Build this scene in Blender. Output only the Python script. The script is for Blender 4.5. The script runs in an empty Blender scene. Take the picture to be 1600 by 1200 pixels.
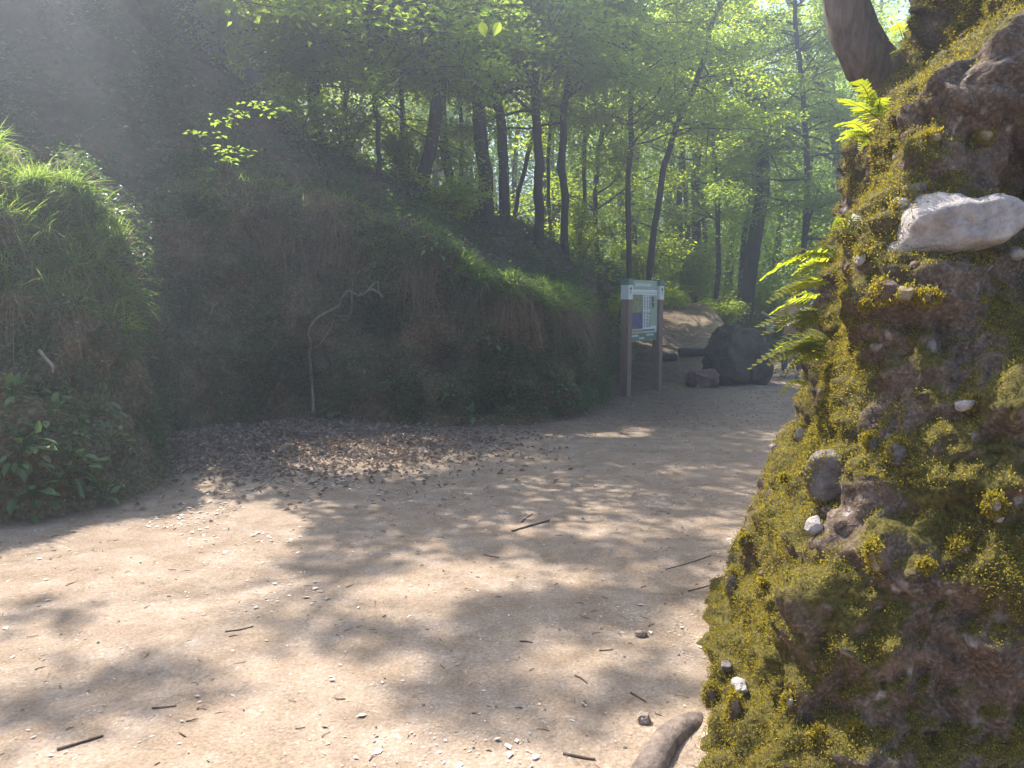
import bpy, math, random
import numpy as np
from mathutils import Vector
random.seed(7)
RS = np.random.RandomState(11)
R = math.radians

# ---------------------------------------------------------------- camera, world, sun, exposure
S = bpy.context.scene
PITCH = 6.1; FPX = 1208.0; CH = 1.5
cam_d = bpy.data.cameras.new('camera'); cam = bpy.data.objects.new('camera', cam_d)
S.collection.objects.link(cam); S.camera = cam
cam.location = (0, 0, CH); cam.rotation_euler = (R(90-PITCH), 0, 0)
cam_d.sensor_width = 36; cam_d.lens = 36*FPX/1600; cam_d.clip_start = .05; cam_d.clip_end = 1000
SUN_EL, SUN_AZ = 56.0, -42.0
w = bpy.data.worlds.new('World'); S.world = w; w.use_nodes = True
nt = w.node_tree; bg = nt.nodes['Background']
sky = nt.nodes.new('ShaderNodeTexSky'); sky.sky_type = 'NISHITA'; sky.sun_disc = False
sky.sun_elevation = R(SUN_EL); sky.sun_rotation = R(SUN_AZ); sky.air_density = 1.0; sky.dust_density = 1.5
nt.links.new(sky.outputs[0], bg.inputs[0]); bg.inputs[1].default_value = .15
sl = bpy.data.lights.new('sun', 'SUN'); sl.energy = 5.0; sl.angle = R(.5); sl.color = (1, .94, .86)
so = bpy.data.objects.new('sun', sl); S.collection.objects.link(so)
SD = Vector((math.sin(R(SUN_AZ))*math.cos(R(SUN_EL)), math.cos(R(SUN_AZ))*math.cos(R(SUN_EL)), math.sin(R(SUN_EL))))
so.rotation_euler = SD.to_track_quat('Z', 'Y').to_euler(); so.location = (-4, 4, 20)
SDn = np.array(SD)
S.view_settings.view_transform = 'Standard'; S.view_settings.look = 'None'
S.view_settings.exposure = 1.65; S.view_settings.gamma = 1
cy = S.cycles
cy.max_bounces = 6; cy.diffuse_bounces = 3; cy.glossy_bounces = 2; cy.transmission_bounces = 4; cy.volume_bounces = 0
cy.transparent_max_bounces = 4; cy.use_denoising = True

# ---------------------------------------------------------------- helpers
def at(px, py, Y):
    c, s = math.cos(R(PITCH)), math.sin(R(PITCH))
    u, v = (px-800)/FPX, (600-py)/FPX
    d = Vector((u, c+v*s, -s+v*c)); t = Y/d.y
    return Vector((d.x*t, Y, CH+d.z*t))
def gat(px, py, z=0.0):
    c, s = math.cos(R(PITCH)), math.sin(R(PITCH))
    u, v = (px-800)/FPX, (600-py)/FPX
    d = Vector((u, c+v*s, -s+v*c)); t = (z-CH)/d.z
    return Vector((d.x*t, d.y*t, z))

_perm = np.random.RandomState(3).permutation(256); _perm = np.concatenate([_perm, _perm, _perm])
_g = np.random.RandomState(4).normal(size=(256, 3)); _g /= np.linalg.norm(_g, axis=1)[:, None]
def perlin(P):
    P = np.asarray(P, float); i = np.floor(P).astype(int); f = P-i; i &= 255
    u = f*f*f*(f*(f*6-15)+10)
    def cr(a, b, c):
        h = _perm[_perm[_perm[i[:, 0]+a]+i[:, 1]+b]+i[:, 2]+c]
        return (_g[h]*(f-np.array([a, b, c]))).sum(1)
    x0 = cr(0,0,0)*(1-u[:,0])+cr(1,0,0)*u[:,0]; x1 = cr(0,1,0)*(1-u[:,0])+cr(1,1,0)*u[:,0]
    x2 = cr(0,0,1)*(1-u[:,0])+cr(1,0,1)*u[:,0]; x3 = cr(0,1,1)*(1-u[:,0])+cr(1,1,1)*u[:,0]
    y0 = x0*(1-u[:,1])+x1*u[:,1]; y1 = x2*(1-u[:,1])+x3*u[:,1]
    return y0*(1-u[:,2])+y1*u[:,2]
def fbm(P, f, o=4, gain=.5):
    P = np.asarray(P, float); r = 0; a = 1
    for k in range(o):
        r = r+a*perlin(P*f+17.3*k); f *= 2.03; a *= gain
    return r
def sstep(a, b, x):
    t = np.clip((x-a)/(b-a), 0, 1); return t*t*(3-2*t)

COL = S.collection
def mesh(name, V, F, mat, parent=None, attrs=None, smooth=True, loc=None):
    """V (n,3); F (m,k) constant size faces, or a list of such arrays."""
    Fs = F if isinstance(F, list) else [F]
    me = bpy.data.meshes.new(name)
    V = np.asarray(V, np.float32)
    if loc is not None: V = V-np.array(loc, np.float32)
    me.vertices.add(len(V)); me.vertices.foreach_set('co', V.ravel())
    loops = np.concatenate([np.asarray(f).ravel() for f in Fs]).astype(np.int32)
    tot = np.concatenate([np.full(len(f), np.asarray(f).shape[1]) for f in Fs]).astype(np.int32)
    st = np.concatenate([[0], np.cumsum(tot)[:-1]]).astype(np.int32)
    me.loops.add(len(loops)); me.loops.foreach_set('vertex_index', loops)
    me.polygons.add(len(tot)); me.polygons.foreach_set('loop_start', st); me.polygons.foreach_set('loop_total', tot)
    me.polygons.foreach_set('use_smooth', np.full(len(tot), smooth))
    me.update(calc_edges=True)
    for k, a in (attrs or {}).items():
        at_ = me.attributes.new(k, 'FLOAT', 'POINT'); at_.data.foreach_set('value', np.asarray(a, np.float32))
    if mat: me.materials.append(mat)
    o = bpy.data.objects.new(name, me); COL.objects.link(o)
    if loc is not None: o.location = loc
    if parent is not None:
        o.parent = parent
        if loc is None: o.matrix_parent_inverse = parent.matrix_basis.inverted()
    return o
def tag(o, label=None, cat=None, group=None, kind=None):
    if label: o['label'] = label
    if cat: o['category'] = cat
    if group: o['group'] = group
    if kind: o['kind'] = kind
    return o
def thing(name, loc, label, cat, group=None):
    o = bpy.data.objects.new(name, None); COL.objects.link(o); o.location = loc; o.empty_display_size = .1
    return tag(o, label, cat, group)

def grid_faces(nu, nv, wrap=False):
    i = np.arange(nu-1 if not wrap else nu)[:, None]; j = np.arange(nv-1)[None, :]
    i2 = (i+1) % nu
    return np.stack([i*nv+j, i2*nv+j, i2*nv+j+1, i*nv+j+1], -1).reshape(-1, 4)
def spline(pts, n):
    P = np.array([list(p) for p in pts], float)
    m = len(P); E = np.vstack([2*P[0]-P[1], P, 2*P[-1]-P[-2]])
    t = np.linspace(0, m-1, n); k = np.minimum(t.astype(int), m-2); f = (t-k)[:, None]
    a, b, c, d = E[k], E[k+1], E[k+2], E[k+3]
    return .5*((2*b)+(-a+c)*f+(2*a-5*b+4*c-d)*f**2+(-a+3*b-3*c+d)*f**3)
def tube(P, r, ns=8, rough=.0, seed=0):
    """tube along P (n,3) with radii r (n) -> V, F (closed ends by tapering)"""
    P = np.asarray(P, float); n = len(P); r = np.asarray(r, float)
    T = np.gradient(P, axis=0); T /= np.linalg.norm(T, axis=1)[:, None]+1e-9
    up = np.array([0, 0, 1.]) if abs(T[0, 2]) < .9 else np.array([1., 0, 0])
    N = np.cross(T, up); N /= np.linalg.norm(N, axis=1)[:, None]+1e-9; B = np.cross(T, N)
    for k in range(1, n):
        v = N[k-1]-T[k]*np.dot(N[k-1], T[k]); N[k] = v/(np.linalg.norm(v)+1e-9); B[k] = np.cross(T[k], N[k])
    a = np.linspace(0, 2*math.pi, ns, endpoint=False)
    V = P[:, None]+(N[:, None]*np.cos(a)[None, :, None]+B[:, None]*np.sin(a)[None, :, None])*r[:, None, None]
    V = V.reshape(-1, 3)
    if rough:
        d = fbm(V+seed, 6, 3)*rough; C = np.repeat(P, ns, 0); V = C+(V-C)*(1+d)[:, None]
    i = np.arange(n-1)[:, None]; j = np.arange(ns)[None, :]; j2 = (j+1) % ns
    F = np.stack([i*ns+j, i*ns+j2, (i+1)*ns+j2, (i+1)*ns+j], -1).reshape(-1, 4)
    return V, F
class Acc:
    def __init__(s): s.V = []; s.F = []; s.n = 0; s.A = []
    def add(s, V, F, a=None):
        s.V.append(np.asarray(V)); s.F.append(np.asarray(F)+s.n); s.n += len(V)
        s.A.append(np.zeros(len(V)) if a is None else np.broadcast_to(a, (len(V),)))
    def obj(s, name, mat, parent=None, smooth=True, loc=None):
        fs = {}
        for f in s.F: fs.setdefault(f.shape[1], []).append(f)
        return mesh(name, np.vstack(s.V), [np.vstack(x) for x in fs.values()], mat, parent, {'rnd': np.concatenate(s.A)}, smooth, loc)

# ---------------------------------------------------------------- materials
def nmat(name):
    m = bpy.data.materials.new(name); m.use_nodes = True; n = m.node_tree; n.nodes.clear()
    out = n.nodes.new('ShaderNodeOutputMaterial'); return m, n, out
def N(n, t, **k):
    x = n.nodes.new(t)
    for a, b in k.items():
        if a.startswith('_'): setattr(x, a[1:], b)
        else: x.inputs[a.replace('__', ' ')].default_value = b
    return x
def ramp(n, fac, stops, interp='LINEAR'):
    r = n.nodes.new('ShaderNodeValToRGB'); r.color_ramp.interpolation = interp
    e = r.color_ramp.elements
    while len(e) < len(stops): e.new(.5)
    for k, (p, c) in enumerate(stops):
        e[k].position = p; e[k].color = (*c, 1) if len(c) == 3 else (c[0],)*3+(1,)
    n.links.new(fac, r.inputs[0]); return r.outputs[0]
def noise(n, co, scale, detail=6, rough=.6, out='Fac'):
    t = N(n, 'ShaderNodeTexNoise', Scale=scale, Detail=detail, Roughness=rough); n.links.new(co, t.inputs['Vector']); return t.outputs[out]
def mix(n, f, a, b, mode='MIX'):
    m = n.nodes.new('ShaderNodeMix'); m.data_type = 'RGBA'; m.blend_type = mode
    for v, i in ((f, 0), (a, 6), (b, 7)):
        if hasattr(v, 'links') or hasattr(v, 'is_linked'): n.links.new(v, m.inputs[i])
        else: m.inputs[i].default_value = v if i == 0 else (*v, 1)
    return m.outputs[2]
def mth(n, op, a, b=0.0):
    m = n.nodes.new('ShaderNodeMath'); m.operation = op
    for v, i in ((a, 0), (b, 1)):
        if hasattr(v, 'is_linked'): n.links.new(v, m.inputs[i])
        else: m.inputs[i].default_value = v
    return m.outputs[0]
def finish(n, out, col, rough=.9, bumps=(), spec=.2):
    p = N(n, 'ShaderNodeBsdfPrincipled', Roughness=rough); p.inputs['Specular IOR Level'].default_value = spec
    if hasattr(col, 'is_linked'): n.links.new(col, p.inputs['Base Color'])
    else: p.inputs['Base Color'].default_value = (*col, 1)
    prev = None
    for h, strength, dist in bumps:
        b = N(n, 'ShaderNodeBump', Strength=strength, Distance=dist); n.links.new(h, b.inputs['Height'])
        if prev: n.links.new(prev, b.inputs['Normal'])
        prev = b.outputs[0]
    if prev: n.links.new(prev, p.inputs['Normal'])
    n.links.new(p.outputs[0], out.inputs[0]); return p
def attr(n, name):
    a = n.nodes.new('ShaderNodeAttribute'); a.attribute_name = name; return a.outputs['Fac']

def mat_ground():
    m, n, out = nmat('ground'); co = n.nodes.new('ShaderNodeNewGeometry').outputs['Position']
    a = noise(n, co, 1.3, 7, .7); b = noise(n, co, 75, 5, .8); c = noise(n, co, 9, 5, .65)
    sand = ramp(n, c, [(.3, (.115, .084, .056)), (.5, (.195, .145, .099)), (.72, (.27, .208, .148))])
    sand = mix(n, ramp(n, a, [(.35, (0,)), (.65, (1,))]), sand, (.215, .152, .10))
    grain = ramp(n, b, [(.35, (.35,)), (.5, (1,)), (.66, (1.5,))])
    sand = mix(n, .8, sand, grain, 'MULTIPLY')
    vor = N(n, 'ShaderNodeTexVoronoi', Scale=95.0); n.links.new(co, vor.inputs['Vector'])
    chip = ramp(n, vor.outputs['Color'], [(.0, (.15, .1, .07)), (.25, (.35, .27, .2)), (.75, (.42, .34, .27)), (.95, (.6, .56, .52))])
    sand = mix(n, ramp(n, noise(n, co, 4, 4), [(.4, (.1,)), (.7, (.55,))]), sand, chip)
    v2 = N(n, 'ShaderNodeTexVoronoi', Scale=33.0); n.links.new(co, v2.inputs['Vector'])
    dot = ramp(n, v2.outputs['Distance'], [(.1, (1,)), (.16, (0,))])
    sel = ramp(n, v2.outputs['Color'], [(.78, (0,)), (.8, (1,))])
    sand = mix(n, mth(n, 'MULTIPLY', dot, sel), sand, (.2, .14, .1))
    soil = ramp(n, c, [(.3, (.05, .034, .022)), (.55, (.10, .07, .045)), (.75, (.16, .12, .085))])
    soil = mix(n, .6, soil, grain, 'MULTIPLY')
    soil = mix(n, ramp(n, a, [(.5, (0,)), (.68, (.6,))]), soil, (.05, .07, .02))
    col = mix(n, attr(n, 'path'), soil, sand)
    finish(n, out, col, .95, [(c, .35, .02), (b, .3, .004), (vor.outputs['Distance'], .4, .004)])
    return m
def mat_bank():
    m, n, out = nmat('bank_soil'); co = n.nodes.new('ShaderNodeNewGeometry').outputs['Position']
    a = noise(n, co, 1.1, 5); b = noise(n, co, 30, 5, .7); c = noise(n, co, 6, 6, .65)
    soil = ramp(n, c, [(.3, (.07, .042, .024)), (.48, (.19, .11, .058)), (.62, (.36, .21, .115)), (.8, (.42, .29, .19))])
    moss = ramp(n, b, [(.3, (.02, .035, .008)), (.7, (.075, .10, .025))])
    f = mth(n, 'ADD', a, mth(n, 'MULTIPLY', c, .5))
    col = mix(n, ramp(n, f, [(.6, (0,)), (.8, (.85,))]), soil, moss)
    v = N(n, 'ShaderNodeTexVoronoi', Scale=40.0); n.links.new(co, v.inputs['Vector'])
    col = mix(n, .4, col, ramp(n, v.outputs['Color'], [(.1, (.03, .025, .015)), (.5, (.10, .07, .04)), (.93, (.30, .25, .19))]))
    col = mix(n, .8, col, ramp(n, b, [(.3, (.35,)), (.6, (1.3,))]), 'MULTIPLY')
    finish(n, out, col, .95, [(c, .8, .06), (b, .9, .02)])
    return m
def mat_rock():
    m, n, out = nmat('conglomerate_rock'); co = n.nodes.new('ShaderNodeNewGeometry').outputs['Position']
    a = noise(n, co, 2.2, 5); b = noise(n, co, 70, 5, .7); c = noise(n, co, 12, 6, .65)
    rock = ramp(n, c, [(.3, (.045, .032, .024)), (.5, (.11, .075, .052)), (.65, (.17, .12, .09)), (.8, (.26, .22, .18))])
    v = N(n, 'ShaderNodeTexVoronoi', Scale=16.0, Randomness=1.0); n.links.new(mix(n, .12, co, noise(n, co, 5, 3, .5, 'Color')), v.inputs['Vector'])
    peb = ramp(n, v.outputs['Distance'], [(.2, (1,)), (.34, (0,))])
    sel = ramp(n, v.outputs['Color'], [(.62, (0,)), (.66, (1,))])
    pm = mth(n, 'MULTIPLY', peb, sel)
    v3 = N(n, 'ShaderNodeTexVoronoi', Scale=110.0); n.links.new(co, v3.inputs['Vector'])
    rock = mix(n, .35, rock, ramp(n, v3.outputs['Color'], [(.1, (.03, .022, .018)), (.5, (.12, .08, .055)), (.93, (.3, .26, .22))]))
    rock = mix(n, pm, rock, ramp(n, b, [(.3, (.2, .18, .17)), (.7, (.34, .3, .27))]))
    moss = ramp(n, b, [(.3, (.03, .026, .007)), (.7, (.12, .098, .018))])  # moss base kept darker than the tufts, for the shaded face
    moss = mix(n, ramp(n, c, [(.5, (0,)), (.7, (.6,))]), moss, (.07, .048, .018))
    col = mix(n, attr(n, 'moss'), rock, moss)
    col = mix(n, .6, col, ramp(n, b, [(.3, (.5,)), (.6, (1.15,))]), 'MULTIPLY')
    finish(n, out, col, .9, [(c, .7, .03), (pm, .6, .01), (b, .8, .006)])
    return m
def mat_stone(name, c1, c2, scale=14):
    m, n, out = nmat(name); co = n.nodes.new('ShaderNodeNewGeometry').outputs['Position']
    c = noise(n, co, scale, 7, .7); b = noise(n, co, scale*6, 4, .7)
    col = ramp(n, c, [(.3, c1), (.7, c2)])
    v = N(n, 'ShaderNodeTexVoronoi', Scale=scale*1.3, _feature='DISTANCE_TO_EDGE'); n.links.new(mix(n, .2, co, noise(n, co, 6, 3, .5, 'Color')), v.inputs['Vector'])
    cr = ramp(n, v.outputs['Distance'], [(.0, (0,)), (.05, (1,))])
    col = mix(n, .10, col, cr, 'MULTIPLY')
    col = mix(n, .5, col, ramp(n, noise(n, co, scale*.35, 5, .7), [(.35, (.55,)), (.6, (1.1,))]), 'MULTIPLY')
    finish(n, out, col, .85, [(c, 1.0, .04), (cr, .12, .01), (b, .6, .006)])
    return m
def mat_leaf(name, c1, c2, tc, trans=.5, rough=.45):
    m, n, out = nmat(name); r = attr(n, 'rnd')
    col = ramp(n, r, [(0, c1), (1, c2)])
    p = N(n, 'ShaderNodeBsdfPrincipled', Roughness=rough); p.inputs['Specular IOR Level'].default_value = .4
    n.links.new(col, p.inputs['Base Color'])
    t = n.nodes.new('ShaderNodeBsdfTranslucent')
    n.links.new(mix(n, r, tc, tuple(min(1, x*k) for x, k in zip(tc, (.65, .85, .8)))), t.inputs[0])
    mx = N(n, 'ShaderNodeMixShader'); mx.inputs[0].default_value = trans
    n.links.new(p.outputs[0], mx.inputs[1]); n.links.new(t.outputs[0], mx.inputs[2]); n.links.new(mx.outputs[0], out.inputs[0])
    return m
def mat_bark(name, c1, c2, moss=0.0):
    m, n, out = nmat(name); co = n.nodes.new('ShaderNodeNewGeometry').outputs['Position']
    mp = N(n, 'ShaderNodeMapping'); mp.inputs['Scale'].default_value = (1, 1, .25); n.links.new(co, mp.inputs[0])
    a = noise(n, mp.outputs[0], 22, 6, .7); b = noise(n, co, 3, 4)
    col = ramp(n, a, [(.3, c1), (.7, c2)])
    if moss: col = mix(n, ramp(n, b, [(.5, (0,)), (.62, (moss,))]), col, (.06, .075, .015))
    finish(n, out, col, .9, [(a, .8, .02)]); return m
def mat_plain(name, c, rough=.6, var=.25, scale=30):
    m, n, out = nmat(name); co = n.nodes.new('ShaderNodeTexCoord').outputs['Object']
    a = noise(n, co, scale, 4)
    col = mix(n, 1.0, c, ramp(n, a, [(.3, (1-var,)), (.7, (1.0,))]), 'MULTIPLY')
    finish(n, out, col, rough, [(a, .15, .003)]); return m

M = dict(
    ground=mat_ground(), bank=mat_bank(), rock=mat_rock(),
    white=mat_stone('white_stone', (.30, .26, .24), (.60, .54, .5)),
    grey=mat_stone('grey_stone', (.11, .095, .09), (.32, .28, .26), 20),
    tan=mat_stone('tan_stone', (.3, .22, .12), (.45, .36, .22), 20),
    brown=mat_stone('brown_stone', (.12, .08, .06), (.24, .17, .13), 12),
    sandstone=mat_stone('sand_stone', (.26, .19, .14), (.48, .4, .33), 20),
    dark=mat_stone('dark_stone', (.045, .04, .03), (.14, .12, .085), 8),
    leaf=mat_leaf('leaf', (.04, .08, .012), (.085, .13, .018), (.70, .76, .04), .62),
    far=mat_leaf('far_leaf', (.035, .075, .012), (.07, .12, .02), (.62, .74, .07), .64),
    brightleaf=mat_leaf('bright_leaf', (.07, .12, .02), (.10, .15, .02), (.5, .6, .06), .6),
    fern=mat_leaf('fern_leaf', (.06, .10, .01), (.17, .12, .012), (.56, .56, .03), .55),
    grass=mat_leaf('grass_blade', (.04, .08, .012), (.11, .14, .04), (.5, .62, .08), .55, .35),
    straw=mat_leaf('dry_grass', (.16, .10, .055), (.30, .21, .12), (.3, .2, .1), .3, .6),
    ivy=mat_leaf('bank_leaf', (.035, .07, .02), (.09, .14, .05), (.2, .3, .06), .35, .4),
    moss=mat_leaf('moss_tuft', (.13, .10, .012), (.26, .20, .02), (.60, .44, .03), .38, .9),  # golden moss, brightened for the sunlit strip of the rock
    litter=mat_leaf('dead_leaf', (.17, .12, .09), (.42, .34, .28), (.25, .15, .08), .2, .7),
    chip=mat_leaf('pale_chip', (.22, .15, .10), (.62, .55, .48), (.2, .15, .1), .05, .7),
    bark=mat_bark('bark', (.02, .017, .014), (.07, .06, .05)),
    greybark=mat_bark('grey_bark', (.07, .055, .045), (.26, .20, .16)),
    mossbark=mat_bark('mossy_bark', (.03, .025, .02), (.08, .07, .055), .8),
    root=mat_bark('root_bark', (.20, .155, .11), (.36, .30, .23)),
    twig=mat_bark('twig_bark', (.06, .04, .03), (.17, .12, .09)),
    post=mat_bark('post_wood', (.16, .115, .085), (.27, .20, .15)),
)

# ---------------------------------------------------------------- terrain
FOOT = [(-5.0,-6,2.4),(-4.7,0,2.4),(-4.5,3.5,2.4),(-3.95,4.8,2.75),(-3.4,5.15,2.75),(-3.05,5.55,2.65),(-2.95,6.3,2.3),(-3.35,7.2,2.2),(-3.7,8.3,2.7),
        (-3.1,9.3,2.9),(-2.55,9.8,2.95),(-1.6,9.5,2.5),(-.47,9.35,2.0),(.4,9.6,1.75),(1.0,10.4,1.6),(1.35,11.5,1.5),(1.55,13,1.75),(2.1,15,2.1),(2.6,16.5,2.3)]
FS = spline(FOOT, 900)
seg = np.linalg.norm(np.diff(FS[:, :2], axis=0), axis=1); L = np.concatenate([[0], np.cumsum(seg)])
ul = np.arange(0, L[-1], .022); FS = np.stack([np.interp(ul, L, FS[:, k]) for k in range(3)], 1)
T = np.gradient(FS[:, :2], axis=0); k_ = np.ones(25)/25
T = np.stack([np.convolve(np.pad(T[:, i], 12, 'edge'), k_, 'valid') for i in range(2)], 1); T /= np.linalg.norm(T, axis=1)[:, None]
FN = np.stack([-T[:, 1], T[:, 0]], 1)
POLY = np.vstack([FS[::20, :2], [(3.6,20),(4.6,24),(5,30),(3,60),(3,170),(-170,170),(-170,-40),(-5,-40)]])
def inside_dist(X, Y):
    p = np.stack([X, Y], 1); ins = np.zeros(len(p), bool); dmin = np.full(len(p), 1e9)
    for a, b in zip(POLY, np.roll(POLY, -1, 0)):
        ab = b-a; t = np.clip(((p-a)@ab)/(ab@ab+1e-12), 0, 1)
        dmin = np.minimum(dmin, np.linalg.norm(p-a-t[:, None]*ab, axis=1))
        c = (a[1] > p[:, 1]) != (b[1] > p[:, 1])
        with np.errstate(divide='ignore', invalid='ignore'):
            xi = (b[0]-a[0])*(p[:, 1]-a[1])/(b[1]-a[1]+1e-12)+a[0]
        ins ^= c & (p[:, 0] < xi)
    return np.where(ins, dmin, -dmin)
CT = [(p[0]+n[0]*.9, p[1]+n[1]*.9, p[2]) for p, n in zip(FS[::35], FN[::35])]
def cz(px, py, Y): v = at(px, py, Y); return (v.x, v.y, v.z)
CT += [cz(765,375,14), cz(838,385,14.5), cz(880,385,15), cz(670,330,13), cz(600,300,12.5), cz(500,245,12), cz(410,215,12), cz(960,425,16),
       (-4.95,11.8,5.4),(-6.2,11.6,7.8),(-6.0,8.5,3.2),(-7.3,9,7),(-8.5,6,6.8),(-5.6,7,2.7),(-6.3,13.5,7.5),(-5.0,14,5.2),(-9,16,9),(-10,10,9.5),(-12,4,8),(-7,2,4),(-4,17,4.4),(0,20,2.6),(3,21,2.2),
       (-10,25,8),(-4,26,4.6),(1,28,2.4),(4,32,1.5),(0,45,2),(-20,40,10),(-30,10,12),(-30,80,10),(0,100,2),(-30,-20,8),(-8,-8,4)]
CT = np.array(CT)
def rbf_solve(C):
    D = np.linalg.norm(C[:, None, :2]-C[None, :, :2], axis=2)
    return np.linalg.solve(D+.02*np.eye(len(C)), C[:, 2]-3)
CW = rbf_solve(CT)
def hillz(X, Y):
    r = np.full(len(X), 3.0)
    for c, w_ in zip(CT, CW): r += w_*np.hypot(X-c[0], Y-c[1])
    return np.clip(r, .3, 14)
def basez(X, Y):
    e = 4.2+np.clip(Y-14, 0, 30)*.13
    rr = 1.42*sstep(13.3, 20, Y)*(1-sstep(0, .9, X-e))
    return rr+.35*sstep(22, 30, Y)+.03*(sstep(10, 0, Y))
def shoulder(X, Y): return np.exp(-(((X+3.6)/1.3)**2+((Y-5.2)/1.3)**2))
def terr(X, Y, d=None):
    X = np.asarray(X, float); Y = np.asarray(Y, float)
    if d is None: d = inside_dist(X, Y)
    d = d-1.35*shoulder(X, Y)*(d > 0); s = sstep(.25, .95, d); s = np.where(Y > 16.2, sstep(-.1, 1.4, d), s)
    P = np.stack([X, Y, X*0], 1)
    b = basez(X, Y); h = hillz(X, Y)+(fbm(P, .9, 4)*.35+(.45-np.abs(fbm(P, 1.9, 4)))*.35)*sstep(.8, 2.2, d)
    z = b*(1-s)+h*s
    z += fbm(P, 2.2, 4)*.07*sstep(12.5, 15, Y)*(d < .5)+fbm(P, .8, 3)*.02+fbm(P, 5, 3)*.006+fbm(P, .35, 2)*.25*sstep(22, 35, Y)
    # leaf heap in the recess
    return z+.09*np.exp(-(((X+2.9)/1.3)**2+((Y-8.2)/1.2)**2))
def tz(x, y): return float(terr(np.array([x]), np.array([y]))[0])
def axis(lo, hi, st, far_lo, far_hi):
    a = list(np.arange(lo, hi, st)); s = st; x = a[-1]
    while x < far_hi: s *= 1.18; x += s; a.append(x)
    s = st; x = lo; b = []
    while x > far_lo: s *= 1.18; x -= s; b.append(x)
    return np.array(b[::-1]+a)
gx = axis(-9.5, 7.5, .07, -170, 170); gy = axis(1.2, 21, .07, -30, 170)
GX, GY = np.meshgrid(gx, gy, indexing='ij'); GX = GX.ravel(); GY = GY.ravel()
D = inside_dist(GX, GY); GZ = terr(GX, GY, D)
P3 = np.stack([GX, GY, GZ], 1)
jit = sstep(2, 5, GZ)*.4
GX2 = GX+jit*fbm(P3, 1.6, 4); GY2 = GY+jit*fbm(P3+50, 1.6, 4)
nz = fbm(P3, 1.2, 4)
pathw = 1-sstep(-.35, .1, D+nz*.25)
pathw *= 1-sstep(-.5, .5, np.abs(GX-4.2-(GY-14)*.17)-1.7+nz*.5)*sstep(12, 14, GY)*(1-np.exp(-((GX-6.4-(GY-15)*.12)/1.3)**2))
pathw *= 1-.8*np.exp(-(((GX+2.6)/1.9)**2+((GY-8.6)/1.5)**2)+nz*.5)
pathw *= 1-.72*sstep(7.6, 10.5, GY+nz*.8)*(1-sstep(2.5, 4, GX-.2*(GY-12)))
pathw *= 1-sstep(27, 30, GY)
tag(mesh('ground', np.stack([GX2, GY2, GZ], 1), grid_faces(len(gx), len(gy))[:, ::-1], M['ground'], attrs={'path': np.clip(pathw, 0, 1)}), kind='structure')

# earth bank: swept face along the foot line
def vnormals(V, F, n):
    a, b, c, d = (V[F[:, k]] for k in range(4)); fn = np.cross(c-a, d-b)
    vn = np.zeros((n, 3))
    for k in range(4): np.add.at(vn, F[:, k], fn)
    return vn/(np.linalg.norm(vn, axis=1)[:, None]+1e-12)
pv = np.array([(-.25,-.10),(-.10,-.02),(.0,.04),(.10,.2),(.20,.42),(.26,.62),(.24,.8),(.26,.9),(.4,.985),(.62,1.01),(.95,1.0),(1.4,.96),(1.8,.80)])
pd = np.interp(np.linspace(0, 1, 150), np.linspace(0, 1, len(pv))[:], pv[:, 0]); pz = np.interp(np.linspace(0, 1, 150), np.linspace(0, 1, len(pv)), pv[:, 1])
nu, nvv = len(FS), 150
# the left shoulder leans back more than the mound
lean = 1+1.2*np.exp(-((ul-ul[np.argmin(np.hypot(FS[:,0]+3.3, FS[:,1]-5.3))])/1.3)**2)
dd = pd[None, :]*np.where(pd[None, :] < .9, lean[:, None]*.0+1+ (lean[:, None]-1)*np.clip(pd[None, :]/.3, 0, 1)*.9, 1)
wsh = shoulder(FS[:, 0], FS[:, 1])
ex = wsh[:, None]*1.35*(np.clip(pz-.34, 0, .66)/.66*(pd < .95)+(pd >= .95)*1.0)[None, :]
bz = basez(FS[:, 0], FS[:, 1])
BV = np.zeros((nu, nvv, 3)); BV[:, :, 0] = FS[:, 0:1]+FN[:, 0:1]*dd; BV[:, :, 1] = FS[:, 1:2]+FN[:, 1:2]*dd+ex
BV[:, :, 2] = bz[:, None]+(FS[:, 2:3]-bz[:, None])*pz[None, :]
BV = BV.reshape(-1, 3); BF = grid_faces(nu, nvv)
bn = vnormals(BV, BF, len(BV))
if bn[len(bn)//2-75+60, 1] > 0: pass
amp = sstep(-.1, .35, np.tile(pz, nu))
fade = 1-sstep(1.0, 1.6, np.tile(pd, nu))
hole = np.zeros(len(BV))
for (px, py, Y, r, dep) in ((690,560,9.6,.16,.3),(760,630,9.5,.2,.22),(60,600,5.4,.16,.25),(560,505,9.7,.3,.25),(150,640,5.6,.2,.15),(430,620,9.4,.3,.2)):
    c = np.array(at(px, py, Y)); q = (BV-c)/np.array([r*1.3, .8, r*.8]); hole += dep*np.exp(-(q**2).sum(1))
def bdisp(P): return fbm(P, 1.3, 3)*.30+fbm(P, 4.5, 4)*.11-np.abs(fbm(P, 3, 3))*.09+np.abs(fbm(P, 12, 3))*.05
sgn = -1 if np.mean(bn[::50, :] @ np.array([.3, -1, .3])) < 0 else 1
BV2 = BV+bn*sgn*((bdisp(BV)*(.25+.75*amp)*fade-hole))[:, None]
bank_n = vnormals(BV2, BF, len(BV2))*sgn
tag(mesh('earth_bank', BV2, BF if sgn > 0 else BF[:, ::-1], M['bank']), kind='structure')
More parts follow.
